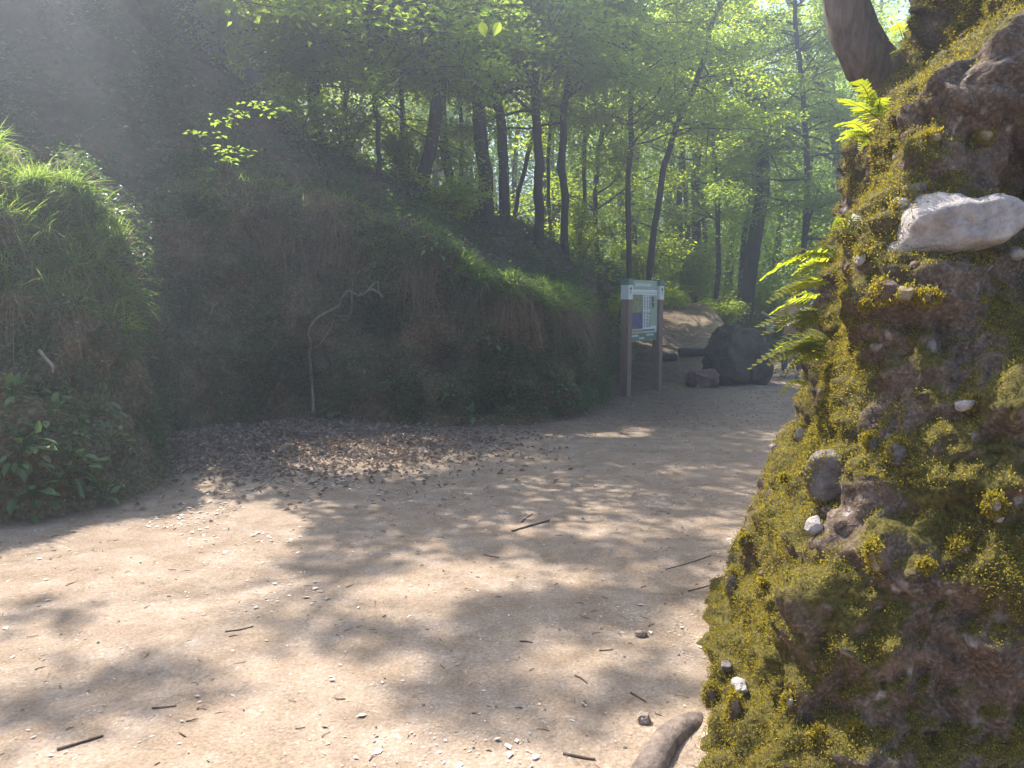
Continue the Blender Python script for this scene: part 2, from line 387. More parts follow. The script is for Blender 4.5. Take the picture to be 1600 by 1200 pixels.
def on_bank(px, py):
    """nearest bank vertex to the line of sight through a picture point, and its normal"""
    o = np.array([0, 0, CH]); d = np.array(at(px, py, 10))-o; d /= np.linalg.norm(d)
    q = BV2-o; t = q@d; dist = np.linalg.norm(q-t[:, None]*d, axis=1)
    near = np.where((dist < .05) & (t > 1))[0]
    k = near[np.argmin(t[near])] if len(near) else np.argmin(dist)
    return BV2[k], bank_n[k]

# ---------------------------------------------------------------- foliage helpers
LIT = []   # sun tubes kept open: (point, radius)
def lit(px, py, Y, r): LIT.append((np.array(at(px, py, Y)), r))
lit(90, 300, 5.8, .8); lit(140, 330, 5.6, .7); lit(40, 260, 6.0, .8); lit(60, 400, 5.2, .5); lit(150, 400, 5.2, .4)
lit(770, 400, 9.9, .45); lit(820, 415, 9.9, .5); lit(860, 440, 9.9, .4); lit(1070, 500, 18, .5); lit(1215, 570, 14, .5); lit(640, 340, 10.2, .12); lit(655, 400, 10, .14); lit(400, 165, 9, .25); lit(380, 230, 9, .2)
for q in ((1250,420),(1250,500),(1230,560),(1340,160),(1320,200),(1480,370),(1300,700),(1220,850),(1500,840),(1180,950),(1320,750),(1440,440),(1550,880),(1250,650),(1160,1050),(1340,560)): lit(q[0], q[1], 3.3, .3)
for px, py, Y in ((1290,400,3.2),(1275,470,3.1),(1265,540,3.0),(1260,610,2.9),(1245,680,2.8),(1215,750,2.75),(1190,820,2.7),(1165,890,2.6),(1150,960,2.55),(1140,1030,2.45),(1120,1100,2.4),(1110,1170,2.3),(1330,300,3.4),(1350,220,3.5),(1420,160,3.6),(1250,900,2.5),(1300,620,2.8),(1450,480,2.7),(1400,420,2.8),(1540,420,2.7)): lit(px, py, Y, .38)
def keep_open(P):
    k = np.ones(len(P), bool)
    for c, r in LIT:
        q = P-c; t = q@SDn; k &= ~((np.linalg.norm(q-t[:, None]*SDn, axis=1) < r) & (t > .8))
    return k
def leaves(P, size, tilt=.5, droop=.25, rs=RS, aspect=.55, fold=.12):
    n = len(P); a = rs.uniform(0, 2*math.pi, n)
    A = np.stack([np.cos(a), np.sin(a), -droop+rs.normal(0, min(.3, tilt*.8), n)], 1); A /= np.linalg.norm(A, axis=1)[:, None]
    U = np.stack([rs.normal(0, tilt, n), rs.normal(0, tilt, n), np.ones(n)], 1)
    B = np.cross(U, A); B /= np.linalg.norm(B, axis=1)[:, None]; Nn = np.cross(A, B)
    s = (size*rs.uniform(.65, 1.3, n))[:, None]; wv = s*aspect*.5
    V = np.stack([P, P+A*s*.42+B*wv+Nn*s*fold, P+A*s-Nn*s*fold*.6, P+A*s*.42-B*wv+Nn*s*fold], 1).reshape(-1, 3)
    F = np.arange(n*4).reshape(-1, 4)
    return V, F, np.repeat(rs.uniform(0, 1, n), 4)
def crown(name, C, rad, n_per, size, mat, parent, rs, loc, flat=.35, open_=True, **kw):
    """C: cluster centres; each is a flattened spray of leaves"""
    C = np.asarray(C); m = len(C)
    off = rs.normal(0, 1, (m, n_per, 3)); off /= (np.linalg.norm(off, axis=2)[..., None]+1e-6); off *= (rs.uniform(0, 1, (m, n_per, 1))**.5)
    r = rs.uniform(.5, 1.25, (m, 1, 1))*rad
    off = off*r; off[:, :, 2] *= flat
    tl = rs.normal(0, .25, (m, 2)); off[:, :, 2] += off[:, :, 0]*tl[:, :1]+off[:, :, 1]*tl[:, 1:]
    P = (C[:, None]+off).reshape(-1, 3)
    if open_: P = P[keep_open(P)]
    V, F, a = leaves(P, np.full(len(P), size), rs=rs, **kw)
    return mesh(name, V, F, mat, parent, {'rnd': a}, False, None if parent else loc)

def make_tree(name, path, r0, r1, label, rs, mat='bark', leafmat='leaf', nb=14, blen=(1.5, 3.2), zlow=.3, n_per=38, size=.095, crad=.5, cat='tree', ztop=11.5, dead=0, group='trees on the wooded slope'):
    P = spline(path, max(12, len(path)*8)); base = P[0].copy(); base[2] -= .3
    if P[-1, 2] < ztop and not dead:
        ext = P[-1]-P[-4]; ext /= np.linalg.norm(ext)+1e-9; ext[2] = max(ext[2], .75)
        k = int((ztop-P[-1, 2])/.6)+1; xs = [P[-1]]
        for i in range(k):
            ext = ext+rs.normal(0, .12, 3)*[1, 1, .3]; ext /= np.linalg.norm(ext); xs.append(xs[-1]+ext*.6)
        P = np.vstack([P, xs[1:]])
    P = np.vstack([base, P]); n = len(P); t = np.linspace(0, 1, n)
    wig = np.stack([fbm(np.stack([t*6, t*0+rs.uniform(0, 90), t*0], 1), 1, 2), fbm(np.stack([t*6, t*0+rs.uniform(0, 90), t*0+5], 1), 1, 2), t*0], 1)*.10
    P = P+wig*sstep(0, .2, t)[:, None]
    r0 *= .7; nb = int(nb*1.6); rad = r0*(1-t)**.8+r1*t; rad = np.maximum(rad, .012); rad[:3] *= (1.3, 1.2, 1.06)
    th = thing(name, tuple(P[1]), label, cat, group)
    A = Acc(); V, F = tube(P, rad, 12, .25, rs.uniform(0, 50)); A.add(V, F)
    C = []
    for b in range(nb):
        tt = rs.uniform(zlow, 1)**.9; k = min(int(tt*(n-1)), n-2); p = P[k]
        a = rs.uniform(0, 2*math.pi); ln = rs.uniform(*blen)*(1.15-.5*tt)
        d = np.array([math.cos(a), math.sin(a), rs.uniform(.1, .8)]); d /= np.linalg.norm(d)
        q = [p]; st = ln/7
        for i in range(7):
            d = d+rs.normal(0, .16, 3)+[0, 0, -.05]; d /= np.linalg.norm(d); q.append(q[-1]+d*st)
        q = np.array(q); rr = np.linspace(min(rad[k]*.45, .05), .006, 8)
        V, F = tube(q, rr, 5); A.add(V, F)
        if not dead: C += list(q[3:])
        for s_ in range(4):
            k2 = rs.randint(2, 7); d2 = d*.5+rs.normal(0, .6, 3)*[1, 1, .4]; d2 /= np.linalg.norm(d2); l2 = rs.uniform(.4, 1.1)
            q2 = np.array([q[k2]+d2*l2*u+np.array([0, 0, -.1])*u*u for u in np.linspace(0, 1, 4)])
            V, F = tube(q2, np.linspace(.012, .003, 4), 4); A.add(V, F)
            if not dead: C += list(q2[1:])
    A.obj('trunk', M[mat], th)
    if C: crown('crown', C, crad, n_per, size, M[leafmat], th, rs, None)
    return th
def pth(*pp): return [tuple(at(*q)) for q in pp]
def ground_start(path):
    x, y, z = path[0]; path[0] = (x, y, tz(x, y)); return path

# ---------------------------------------------------------------- trees on the slope behind the bank
TREES = [
 # label, path(px,py,Y), r0, r1, kw
 ('thick dark trunk, the left of the close pair above the sunlit grass', [(764,372,14),(755,260,14),(748,160,14),(738,60,14),(735,-40,14)], .20, .05, dict(nb=12, zlow=.45)),
 ('dark trunk, the right of the close pair above the sunlit grass', [(790,378,14.4),(786,260,14.4),(780,160,14.4),(772,80,14.4),(768,-40,14.4)], .15, .04, dict(nb=12, zlow=.45)),
 ('straight slim trunk between the close pair and the thin bare one', [(842,385,14.5),(840,260,14.5),(838,140,14.5),(840,0,14.5)], .13, .045, dict(nb=12, zlow=.4)),
 ('thin straight brown trunk right behind the end of the grassy mound', [(882,390,15),(880,250,15),(886,120,15),(890,-20,15)], .11, .04, dict(nb=12, zlow=.35)),
 ('leaning slender stem crossing behind the straight slim trunk', [(800,380,16.5),(818,260,16.5),(845,150,16.5),(872,0,16.5)], .07, .03, dict(nb=9, zlow=.4)),
 ('slender sapling trunk with a kink at the top above the sign', [(984,430,16),(982,300,16),(984,180,16),(990,80,16),(1000,10,16)], .085, .03, dict(nb=13, zlow=.3)),
 ('long curving trunk bending right as it rises behind the sign', [(1004,430,16.6),(1030,300,16.6),(1058,200,16.8),(1096,100,17),(1124,0,17)], .10, .04, dict(nb=14, zlow=.3)),
 ('big crooked dark tree with spreading limbs behind the dark boulder', [(1160,500,21),(1175,390,21),(1192,280,21),(1180,160,21),(1152,80,21),(1160,-40,21)], .30, .09, dict(nb=22, blen=(2.5,4.5), zlow=.3, n_per=30, mat='mossbark')),
 ('thin upright trunk just left of the big crooked tree', [(1120,490,22),(1122,380,22),(1118,240,22),(1110,80,22)], .11, .04, dict(nb=12, zlow=.3)),
 ('hazy stout trunk leaning over the upper edge of the bank', [(655,318,13),(668,240,13),(685,150,13),(680,40,13),(672,-40,13)], .17, .06, dict(nb=12, zlow=.4)),
 ('dark leaning trunk sloping down to the saddle of the bank', [(730,360,15),(705,280,15),(690,180,15.4),(700,60,15.6),(712,-40,15.6)], .13, .05, dict(nb=11, zlow=.4)),
 ('pale slim stem rising from the shrubs on the bank', [(590,290,12.4),(592,220,12.4),(585,120,12.4),(572,20,12.4)], .06, .025, dict(nb=11, zlow=.35)),
 ('dark trunk in the shade up the slope above the root', [(500,245,13),(492,160,13),(478,60,13),(470,-30,13)], .16, .06, dict(nb=13, zlow=.3)),
 ('thin hooked trunk hanging over the shaded slope at upper left', [(452,200,13.5),(455,100,13.5),(446,50,13.5),(448,-30,13.5)], .07, .03, dict(nb=12, zlow=.3)),
 ('slim trunk high on the slope beside the rocky rise', [(345,130,13.5),(352,60,13.5),(340,-40,13.5)], .10, .04, dict(nb=12, zlow=.3)),
 ('leafy slim tree filling the gap left of the leaning rock', [(1262,480,19),(1255,360,19),(1262,240,19),(1250,100,19),(1240,0,19)], .11, .04, dict(nb=22, zlow=.12, leafmat='brightleaf')),
 ('branching tree whose limb slants into the gap beside the rock', [(1330,500,23),(1320,330,23),(1300,180,23),(1270,110,23),(1240,20,23)], .22, .07, dict(nb=18, blen=(2,4), zlow=.2)),
 ('slim tree behind the sign with arching side branches', [(935,425,18.5),(930,300,18.5),(944,180,18.5),(960,60,18.5)], .09, .035, dict(nb=16, zlow=.2)),
 ('very slim stem left of the close pair of trunks', [(715,350,15.5),(722,220,15.5),(716,100,15.5),(724,-20,15.5)], .06, .025, dict(nb=8, zlow=.3)),
 ('very slim stem between the straight slim trunk and the thin brown one', [(862,390,17),(858,250,17),(866,120,17),(860,-20,17)], .06, .025, dict(nb=8, zlow=.3)),
 ('slim stem just right of the thin brown trunk', [(912,400,17.5),(915,260,17.5),(908,130,17.5),(918,-20,17.5)], .065, .025, dict(nb=9, zlow=.3)),
 ('slim stem left of the hazy stout leaning trunk', [(625,310,14.5),(630,200,14.5),(622,90,14.5),(634,-20,14.5)], .07, .03, dict(nb=9, zlow=.3)),
 ('slim bowed stem in the shade above the bank, right of the root', [(548,270,14),(540,170,14),(550,80,14),(536,-20,14)], .07, .03, dict(nb=9, zlow=.3)),
 ('tall thin tree with leafy boughs over the upper path', [(1068,480,24),(1062,330,24),(1066,180,24),(1050,20,24)], .14, .05, dict(nb=18, blen=(2,4), zlow=.2)),
]
for i, (lb, pp, r0, r1, kw) in enumerate(TREES):
    rs = np.random.RandomState(100+i)
    make_tree('tree', ground_start(pth(*pp)), r0, r1, lb, rs, **kw)

# understorey: bushes and saplings
def bush(name, c, rx, rz, n, size, label, rs, mat='leaf', cat='bush', stems=9, group='bushes under the trees'):
    c = np.array([c[0], c[1], tz(c[0], c[1])]); th = thing(name, tuple(c), label, cat, group); A = Acc(); C = []
    for k in range(stems):
        a = rs.uniform(0, 6.28); e = c+[math.cos(a)*rx*rs.uniform(.3, 1), math.sin(a)*rx*rs.uniform(.3, 1), rz*rs.uniform(.5, 1.1)]
        q = np.array([c+(e-c)*t+np.array([0, 0, .25*rz])*math.sin(t*math.pi) for t in np.linspace(0, 1, 7)]); q[0, 2] -= .1
        V, F = tube(q, np.linspace(.018, .005, 7), 5); A.add(V, F); C += list(q[1:])
    C = np.array(C); C = np.vstack([C, C+rs.normal(0, rx*.25, C.shape)*[1, 1, .6]])
    A.obj('stems', M['twig'], th); crown('foliage', C, rx*.35, max(4, n//len(C)), size, M[mat], th, rs, None, flat=.7)
    return th
BUSH = [
 (at(950,400,15.5), .9, 1.4, 5000, .08, 'dense dark bush left of the sign on the bank'),
 (at(905,400,16.5), .8, 1.1, 3500, .08, 'low dark bush at the right end of the grassy mound'),
 (at(1085,470,22.5), 1.3, 1.6, 6000, .09, 'shaded bush at the far end of the upper path'),
 (at(1130,500,19.5), .7, .7, 2500, .08, 'low leafy plant bed behind the dark boulder'),
 (at(1225,500,24), 1.6, 2.0, 8000, .1, 'tall bush beyond the person on the path'),
 (at(1010,450,19.5), 1.0, 1.8, 5000, .09, 'dim green bush directly behind the sign'),
 (at(1160,470,25.5), 1.5, 1.8, 7000, .1, 'deep shaded bush behind the big crooked tree'),
 (at(640,310,14), .8, .9, 2200, .09, 'thin bush among the trunks above the bank'),
 (at(540,270,12.6), .7, 1.0, 1800, .085, 'sparse bush over the root on the bank top'),
 (at(1300,470,21), 1.5, 2.6, 9000, .1, 'bright bush in the gap left of the mossy rock'),
 (at(345,130,12.8), .9, 1.5, 3600, .09, 'dark shrub on the edge of the steep slope at upper left'),
 (at(265,60,12.2), .8, 1.4, 3200, .09, 'highest dark shrub on the steep slope at upper left'),
 (at(430,215,12.6), .8, 1.2, 2600, .085, 'shaded shrub beside the cut stump'),
 (at(470,240,11.8), .6, .8, 1500, .08, 'small shrub on the bank top below the long straight stick'),
 (at(700,345,12.4), .7, .7, 1800, .08, 'low shrub on the bank crest left of the close pair of trunks'),
]
for i, b in enumerate(BUSH): bush('bush', *b, np.random.RandomState(300+i))

# far-off wood, one mass: thin trunks and leaves
rs = np.random.RandomState(55)
A = Acc(); C = []
for k in range(170):
    y = rs.uniform(24, 52); x = rs.uniform(-.66, .62)*y
    if rs.uniform() < .3: x = rs.uniform(-.2, .4)*y
    z0 = tz(x, y); h = rs.uniform(9, 15)
    q = np.array([[x+rs.normal(0, .15)*t*3, y, z0-.3+t*h] for t in np.linspace(0, 1, 7)])
    V, F = tube(q, np.linspace(rs.uniform(.08, .22), .03, 7), 6); A.add(V, F)
    for j in range(85):
        t = rs.uniform(.03, 1); rr = rs.uniform(.3, 2.8)*(1.1-t*.5); a = rs.uniform(0, 6.28)
        C.append([x+math.cos(a)*rr, y+math.sin(a)*rr, z0+.4+t*(h-.4)])
tag(A.obj('distant_trunks', M['bark']), 'slim trunks of the wood far behind the trees', 'wood', kind='stuff')
C = np.array(C); off = rs.normal(0, 1, (len(C), 32, 3))*[.55, .55, .25]
P = (C[:, None]+off).reshape(-1, 3); P = P[keep_open(P)]
V, F, a = leaves(P, np.full(len(P), .15), rs=rs)
tag(mesh('distant_wood', V, F, M['far'], attrs={'rnd': a}, smooth=False), 'sunlit green foliage of the wood far behind the trees', 'wood', kind='stuff')

# ---------------------------------------------------------------- overhead canopy added above the frame, placed to dapple the ground
SH = [ # wanted shadow ellipse cx,cy,rx,ry, clusters, height range, tree
 (500,765,170,24,44,(5.5,8),0),(640,790,160,38,58,(5.5,8),0),(770,785,160,40,54,(5.5,8),0),(900,740,120,26,22,(5.5,8),0),(830,850,110,22,13,(7,10),0),(600,840,120,20,16,(7,10),0),(380,700,130,26,34,(6,8),0),
 (300,735,110,22,18,(6,9),0),(420,880,40,12,4,(9,12),0),(540,885,60,14,6,(9,12),0),(80,965,45,16,3,(10,13),0),(230,1075,120,24,7,(10,13),0),(90,1110,70,30,5,(10,13),0),(520,985,50,14,3,(10,13),0),
 (880,965,140,28,22,(10,13),1),(1060,955,110,40,24,(10,13),1),(740,1080,60,75,15,(10,13),1),(560,1010,60,18,4,(10,13),1),(950,1130,60,40,4,(10,13),1),(1040,1080,50,50,6,(9,12),1),
 (1000,860,160,35,26,(9,13),1),(1080,800,130,35,30,(9,12),1),(1100,740,120,35,34,(8,11),1),(1000,700,150,30,40,(8,11),1),(900,690,120,18,14,(8,11),1),(1130,680,110,25,30,(8,11),1),(1100,640,150,20,44,(8,11),1),(980,650,90,18,26,(8,11),1),
 (240,830,60,18,5,(7,9),0)]
CC = [[], []]
for cx, cy_, rx, ry, n_, hr, tr in SH:
    for k in range(n_):
        a = RS.uniform(0, 6.28); r = RS.uniform(0, 1)**.5
        g = gat(cx+math.cos(a)*rx*r, cy_+math.sin(a)*ry*r); h = RS.uniform(*hr)
        CC[tr].append(np.array(g)+SDn*(h/SDn[2]))  # leaf cluster put up the sun ray so its shadow lands there
def canopy_tree(name, path, r0, C, label, mat, cat='tree', seed=1, parent_extra=None):
    rs = np.random.RandomState(seed); P = spline(path, 30); C = np.array(C)
    th = thing(name, tuple(P[0]), label, cat); A = Acc()
    V, F = tube(P, np.interp(np.linspace(0, 1, 30), [0, .12, 1], [r0*1.15, r0, .05]), 14, .15); A.add(V, F)
    # limbs: join groups of clusters to the trunk
    K = C[rs.choice(len(C), 16, replace=False)]; lab = np.argmin(np.linalg.norm(C[:, None]-K[None], axis=2), 1)
    for k in range(16):
        s = P[rs.randint(14, 29)]; e = K[k]
        q = spline([s, s*.5+e*.5+np.array([0, 0, .6]), e], 10); V, F = tube(q, np.linspace(.04, .01, 10), 6); A.add(V, F)
        for c in C[lab == k]:
            q = spline([e, (e+c)/2+rs.normal(0, .1, 3), c], 5); V, F = tube(q, np.linspace(.012, .004, 5), 4); A.add(V, F)
    A.obj('trunk', M[mat], th)
    crown('crown', C, .30, 20, .12, M['leaf'], th, rs, None, flat=.5)
    return th
hz = tz(-8.0, 13)
canopy_tree('tree', [(-8, 13, hz-.3), (-7.9, 13, hz+1.5), (-7.8, 12.9, hz+2.5), (-7.6, 12.8, hz+3.6)], .2, CC[0], 'unseen tree added at top left, boughs placed to shade the path', 'bark')
lean_p = [at(1440,215,4.0), at(1405,150,3.95), at(1352,85,3.9), at(1325,20,3.9), at(1318,-60,3.9), at(1310,-160,4.0), (1.6, 4.6, 5.5), (1.2, 6, 8), (.3, 7.5, 11), (-.5, 8.5, 13)]
canopy_tree('leaning_tree', [tuple(p) for p in lean_p], .125, CC[1], 'grey smooth trunk leaning left from the top of the mossy rock', 'greybark', seed=2)  # trunk is in view; its unseen crown is placed for path shadows

# ---------------------------------------------------------------- mossy rock outcrop on the right
ROCKPLAN = [(5.2,.9),(3.6,1.45),(2.5,1.65),(1.6,1.85),(.9,1.98),(.53,2.22),(.64,2.75),(.80,3.3),(1.05,4.0),(1.6,4.8),(2.6,5.6),(4.5,6.2)]
rp = spline(ROCKPLAN, 700); sg = np.linalg.norm(np.diff(rp, axis=0), axis=1); LL = np.concatenate([[0], np.cumsum(sg)])
ru = np.arange(0, LL[-1], .013); rp = np.stack([np.interp(ru, LL, rp[:, k]) for k in range(2)], 1)
tt = np.gradient(rp, axis=0); tt /= np.linalg.norm(tt, axis=1)[:, None]; rn = np.stack([-tt[:, 1], tt[:, 0]], 1)   # outward = left of travel?
if np.mean(rn[:, 0]) > 0: rn = -rn
zt = np.arange(-.15, 4.4, .013)
silz = [-.2, 0, .12, .33, .55, .75, .95, 1.16, 1.35, 1.55, 1.79, 2.05, 2.3, 2.5, 2.75, 2.95, 3.6, 4.4]
silx = [.66, .70, .80, .93, 1.0, 1.10, 1.21, 1.24, 1.28, 1.33, 1.42, 1.50, 1.60, 1.78, 1.92, 1.97, 2.1, 2.3]
sx = np.interp(zt, silz, silx)-.74
# recess of the face above the ledge (in the part of the plan that faces the camera)
u0 = ru[np.argmin(np.hypot(rp[:, 0]-.62, rp[:, 1]-2.6))]
face = 1-sstep(u0-1.0, u0-.25, ru)      # 1 on the face, 0 at the silhouette edge
rec = np.interp(zt, [0, 1.22, 1.44, 1.54, 1.72, 1.92, 2.02, 2.16, 2.5, 3.2, 4.4], [0, .0, .26, .34, .60, .84, .74, .24, .02, -.05, .1])
slope = np.interp(zt, [0, .5, 1.0, 1.5, 4.4], [0, .16, .30, .42, .5])
RV = np.zeros((len(ru), len(zt), 3))
RV[:, :, 0] = rp[:, 0:1]+sx[None, :]-rn[:, 0:1]*face[:, None]*(rec+.0*slope)[None, :]*1.0
RV[:, :, 1] = rp[:, 1:2]+.19*zt[None, :]-rn[:, 1:2]*face[:, None]*(rec)[None, :]
RV[:, :, 2] = zt[None, :]
RV = RV.reshape(-1, 3); RF = grid_faces(len(ru), len(zt)); vn = vnormals(RV, RF, len(RV))
if np.mean(vn @ np.array([-.7, -.7, 0])) < 0: vn = -vn; flipR = True
else: flipR = False
# bulges of the outcrop: (px,py,Y,radius x, radius z, push out)
push = np.zeros(len(RV))
for px, py, Y, rx, rz, s in ((1480,432,2.75,.35,.05,.07),(1180,930,3.0,.12,.12,.05),(1290,1000,2.6,.25,.15,-.07),(1330,640,3.2,.2,.2,.04),(1480,800,2.9,.35,.12,.10),(1560,900,2.7,.3,.10,.12),(1430,560,3.1,.3,.12,.07),
                             (1500,660,2.9,.4,.15,-.05),(1400,470,3.25,.2,.05,-.09),(1520,1000,2.4,.3,.12,-.05),(1340,1080,2.5,.2,.08,.06),(1400,900,2.8,.25,.12,-.07),(1300,760,3.05,.15,.12,.05),(1510,120,3.6,.4,.25,.18),(1450,30,3.7,.18,.3,.12),(1230,1120,2.6,.12,.25,.06)):
    c = np.array(at(px, py, Y)); q = (RV-c)/np.array([rx, .6, rz]); push += s*np.exp(-(q**2).sum(1))
nd = fbm(RV, 1.7, 3)*.13+fbm(RV, 5.5, 4)*.075+np.abs(fbm(RV+3, 3.1, 3))*-.10+.03+(.5-np.abs(fbm(RV+9, 8, 4)))*.085+fbm(RV, 22, 4)*.024
RV2 = RV+vn*(nd+push-.03)[:, None]
# bring the left flank to its real outline: row by row, seen from the path
o_ = np.array([0, 0, CH]); c_, s_p = math.cos(R(PITCH)), math.sin(R(PITCH))
def topx(P):
    q = P-o_; dep = q[:, 1]*c_-q[:, 2]*s_p; upc = q[:, 1]*s_p+q[:, 2]*c_
    return 800+q[:, 0]/dep*FPX, 600-upc/dep*FPX
SY = [-300,0,100,150,185,200,250,300,350,370,400,450,500,550,600,650,700,750,800,850,900,950,1000,1050,1100,1150,1200,1300]
SX = [1440,1420,1412,1405,1350,1335,1318,1314,1306,1296,1288,1270,1266,1256,1247,1245,1226,1202,1178,1160,1142,1134,1120,1110,1098,1085,1075,1060]
for it in range(3):
    X_, Y_ = topx(RV2); X_ = np.where(RV2[:, 1] > 1.2, X_, 9e3).reshape(len(ru), -1); Y_ = Y_.reshape(len(ru), -1)
    km = np.argmin(X_, 0); ii = np.arange(len(zt)); cur = X_[km, ii]; yy = Y_[km, ii]
    sh_ = (np.interp(yy, SY, SX)-cur)/FPX*RV2.reshape(len(ru), len(zt), 3)[km, ii, 1]
    sh_ = np.convolve(np.pad(sh_, 12, 'edge'), np.ones(25)/25, 'valid'); RV2[:, 0] += np.tile(sh_, len(ru))
vn2 = vnormals(RV2, RF, len(RV2))*(-1 if flipR else 1)
edge = np.tile(1-sstep(.0, .55, np.abs(ru-u0-.1))[:, None], (1, len(zt))).ravel()
mm = fbm(RV2, 3.0, 4)+vn2[:, 2]*.55+.35*np.clip(-vn2[:, 0], 0, 1)+.25*fbm(RV2, 12, 3)
up_face = sstep(1.95, 2.1, RV2[:, 2])*np.tile(face[:, None], (1, len(zt))).ravel()
moss_sun_w = sstep(.0, .25, mm-.75*up_face-.13+.46*edge)  # real moss, thickened on the left strip to paint the sunlit band
rock = thing('rock_outcrop', (2.0, 3.6, 0), 'tall mossy conglomerate rock filling the right side of the view', 'rock')
mesh('rock_body', RV2, RF[:, ::-1] if flipR else RF, M['rock'], rock, {'moss': moss_sun_w})
def on_rock(px, py, tol=.02):
    o = np.array([0, 0, CH]); d = np.array(at(px, py, 10))-o; d /= np.linalg.norm(d)
    q = RV2-o; t = q@d; dist = np.linalg.norm(q-t[:, None]*d, axis=1)
    near = np.where((dist < tol) & (t > .5))[0]
    k = near[np.argmin(t[near])] if len(near) else np.argmin(dist+(t < .5)*9)
    return RV2[k], vn2[k]
# moss tufts: short leafy bunches on mossy faces, gathered on the left strip to paint its sunlight
rs = np.random.RandomState(77)
tuft_sun_w = fbm(RV2+5, 2.6, 4)+.7*edge+.5*vn2[:, 2]+.25*np.clip(-vn2[:, 0], 0, 1)+.3*fbm(RV2, 14, 3)-.5*up_face
vis = np.where((vn2 @ np.array([-.25, -.95, .15]) > -.55) & (RV2[:, 1] < 5) & (RV2[:, 0] < 3.4) & (moss_sun_w > .25) & (tuft_sun_w > .19) & (RV2[:, 2] > -.02))[0]
pick = vis[rs.uniform(size=len(vis)) < .95*np.clip(moss_sun_w[vis]*1.1, 0, 1)]
pick = rs.choice(pick, min(len(pick), 70000), replace=False)
def tufts(P, Nn, n_each, size, rs, spread):
    Pk = np.repeat(P, n_each, 0)+rs.normal(0, spread, (len(P)*n_each, 3)); Nk = np.repeat(Nn, n_each, 0)
    d = Nk+rs.normal(0, .6, Nk.shape)+[0, 0, .15]; d /= np.linalg.norm(d, axis=1)[:, None]
    b = np.cross(d, rs.normal(0, 1, d.shape)); b /= np.linalg.norm(b, axis=1)[:, None]
    s = (size*rs.uniform(.5, 1.4, len(d)))[:, None]
    V = np.stack([Pk-b*s*.22, Pk+b*s*.22, Pk+d*s+b*s*.12, Pk+d*s*.9-b*s*.2], 1).reshape(-1, 3)
    return V, np.arange(len(d)*4).reshape(-1, 4), np.repeat(rs.uniform(0, 1, len(d)), 4)
V, F, a = tufts(RV2[pick], vn2[pick], 10, .0065, rs, .008)
mo = mesh('moss', V, F, M['moss'], rock, {'rnd': a}, False); mo['kind'] = 'stuff'

# stones
RIM = []
def stone_px(name, outline, Y, thick, mat, parent, rough=.02, seed=0, label=None, push=0.0, n=64, rings=14):
    """closed stone whose rim follows an outline, bulging to front and back"""
    O = spline(outline+[outline[0]], n+1)[:-1]; c = O.mean(0); W = []
    if Y is None:
        p, _ = on_rock(c[0], c[1]); Y = p[1]+push
    for sgn_ in (1, -1):
        for k in range(rings):
            ph = (k/(rings-1))*math.pi/2 if sgn_ > 0 else math.pi/2-(k+1)/(rings)*math.pi/2
            f = max(math.sin(ph), .02)**.75; dz = math.cos(ph)*sgn_
            for o in O:
                q = c+(o-c)*f; W.append(np.array(at(q[0], q[1], Y))+np.array([0, -dz*thick*.5, 0]))
    V = np.array(W); r = V-V.mean(0); ln = np.linalg.norm(r, axis=1)[:, None]+1e-6
    fr_ = np.random.RandomState(seed+7); cen = V.mean(0)
    for _ in range(16):
        d = fr_.normal(0, 1, 3); d /= np.linalg.norm(d); pr_ = (V-cen)@d; lim = pr_.max()*fr_.uniform(.66, .92); V = V-d*np.maximum(0, pr_-lim)[:, None]*.85
    V = V+r/ln*(fbm(V+seed, 7, 4)*rough*2+fbm(V+seed, 26, 3)*rough*.5+np.abs(fbm(V+seed+9, 12, 3))*rough)[:, None]
    if parent is rock: RIM.append(V[(rings-6)*n:(rings+1)*n:2])
    i = np.arange(2*rings-1)[:, None]; j = np.arange(n)[None, :]; j2 = (j+1) % n
    F = np.stack([i*n+j, i*n+j2, (i+1)*n+j2, (i+1)*n+j], -1).reshape(-1, 4)
    F = np.vstack([F]); o = mesh(name, V, [F, np.array([list(range(n))[::-1]]), np.array([list(range((2*rings-1)*n, 2*rings*n))])], mat, parent)
    if label and parent: o['label'] = label
    return o
def rock_stone(outline, thick, mat, label=None, rough=.012, push=.012, seed=0, name='embedded_stone'):
    return stone_px(name, outline, None, thick, M[mat], rock, rough, seed, label, push)
def blob(cx, cy_, rx, ry, ang=0, n=9, j=.15):
    a = math.radians(ang); o = []
    for k in range(n):
        t = 2*math.pi*k/n; q = 1+RS.uniform(-j, j); x, y = math.cos(t)*rx*q, math.sin(t)*ry*q
        o.append((cx+x*math.cos(a)-y*math.sin(a), cy_+x*math.sin(a)+y*math.cos(a)))
    return o
rock_stone([(1366,438),(1370,400),(1384,358),(1396,328),(1438,308),(1484,314),(1540,306),(1610,302),(1606,338),(1560,362),(1530,384),(1480,396),(1448,408),(1426,422),(1402,438)], .44, 'white', 'large white boulder on the ledge of the rock', .022, .12, 40)
rock_stone([(1250,748),(1256,726),(1280,708),(1312,710),(1334,722),(1330,745),(1318,768),(1285,778),(1258,774)], .18, 'grey', 'grey boulder bulging from the left flank of the rock', .012, -.01, 8)
rock_stone(blob(1384,452,20,15,-10), .10, 'brown', 'angular brown stone on the ledge', push=-.035); rock_stone(blob(1413,458,16,10,-5), .08, 'tan', 'flat tan stone on the ledge', push=-.035); rock_stone(blob(1446,465,20,10,5), .09, 'brown', 'rounded dark stone on the ledge', seed=4, push=-.03)
rock_stone(blob(1352,478,7,5), .05, 'grey'); rock_stone(blob(1344,405,6,10,20), .04, 'white')
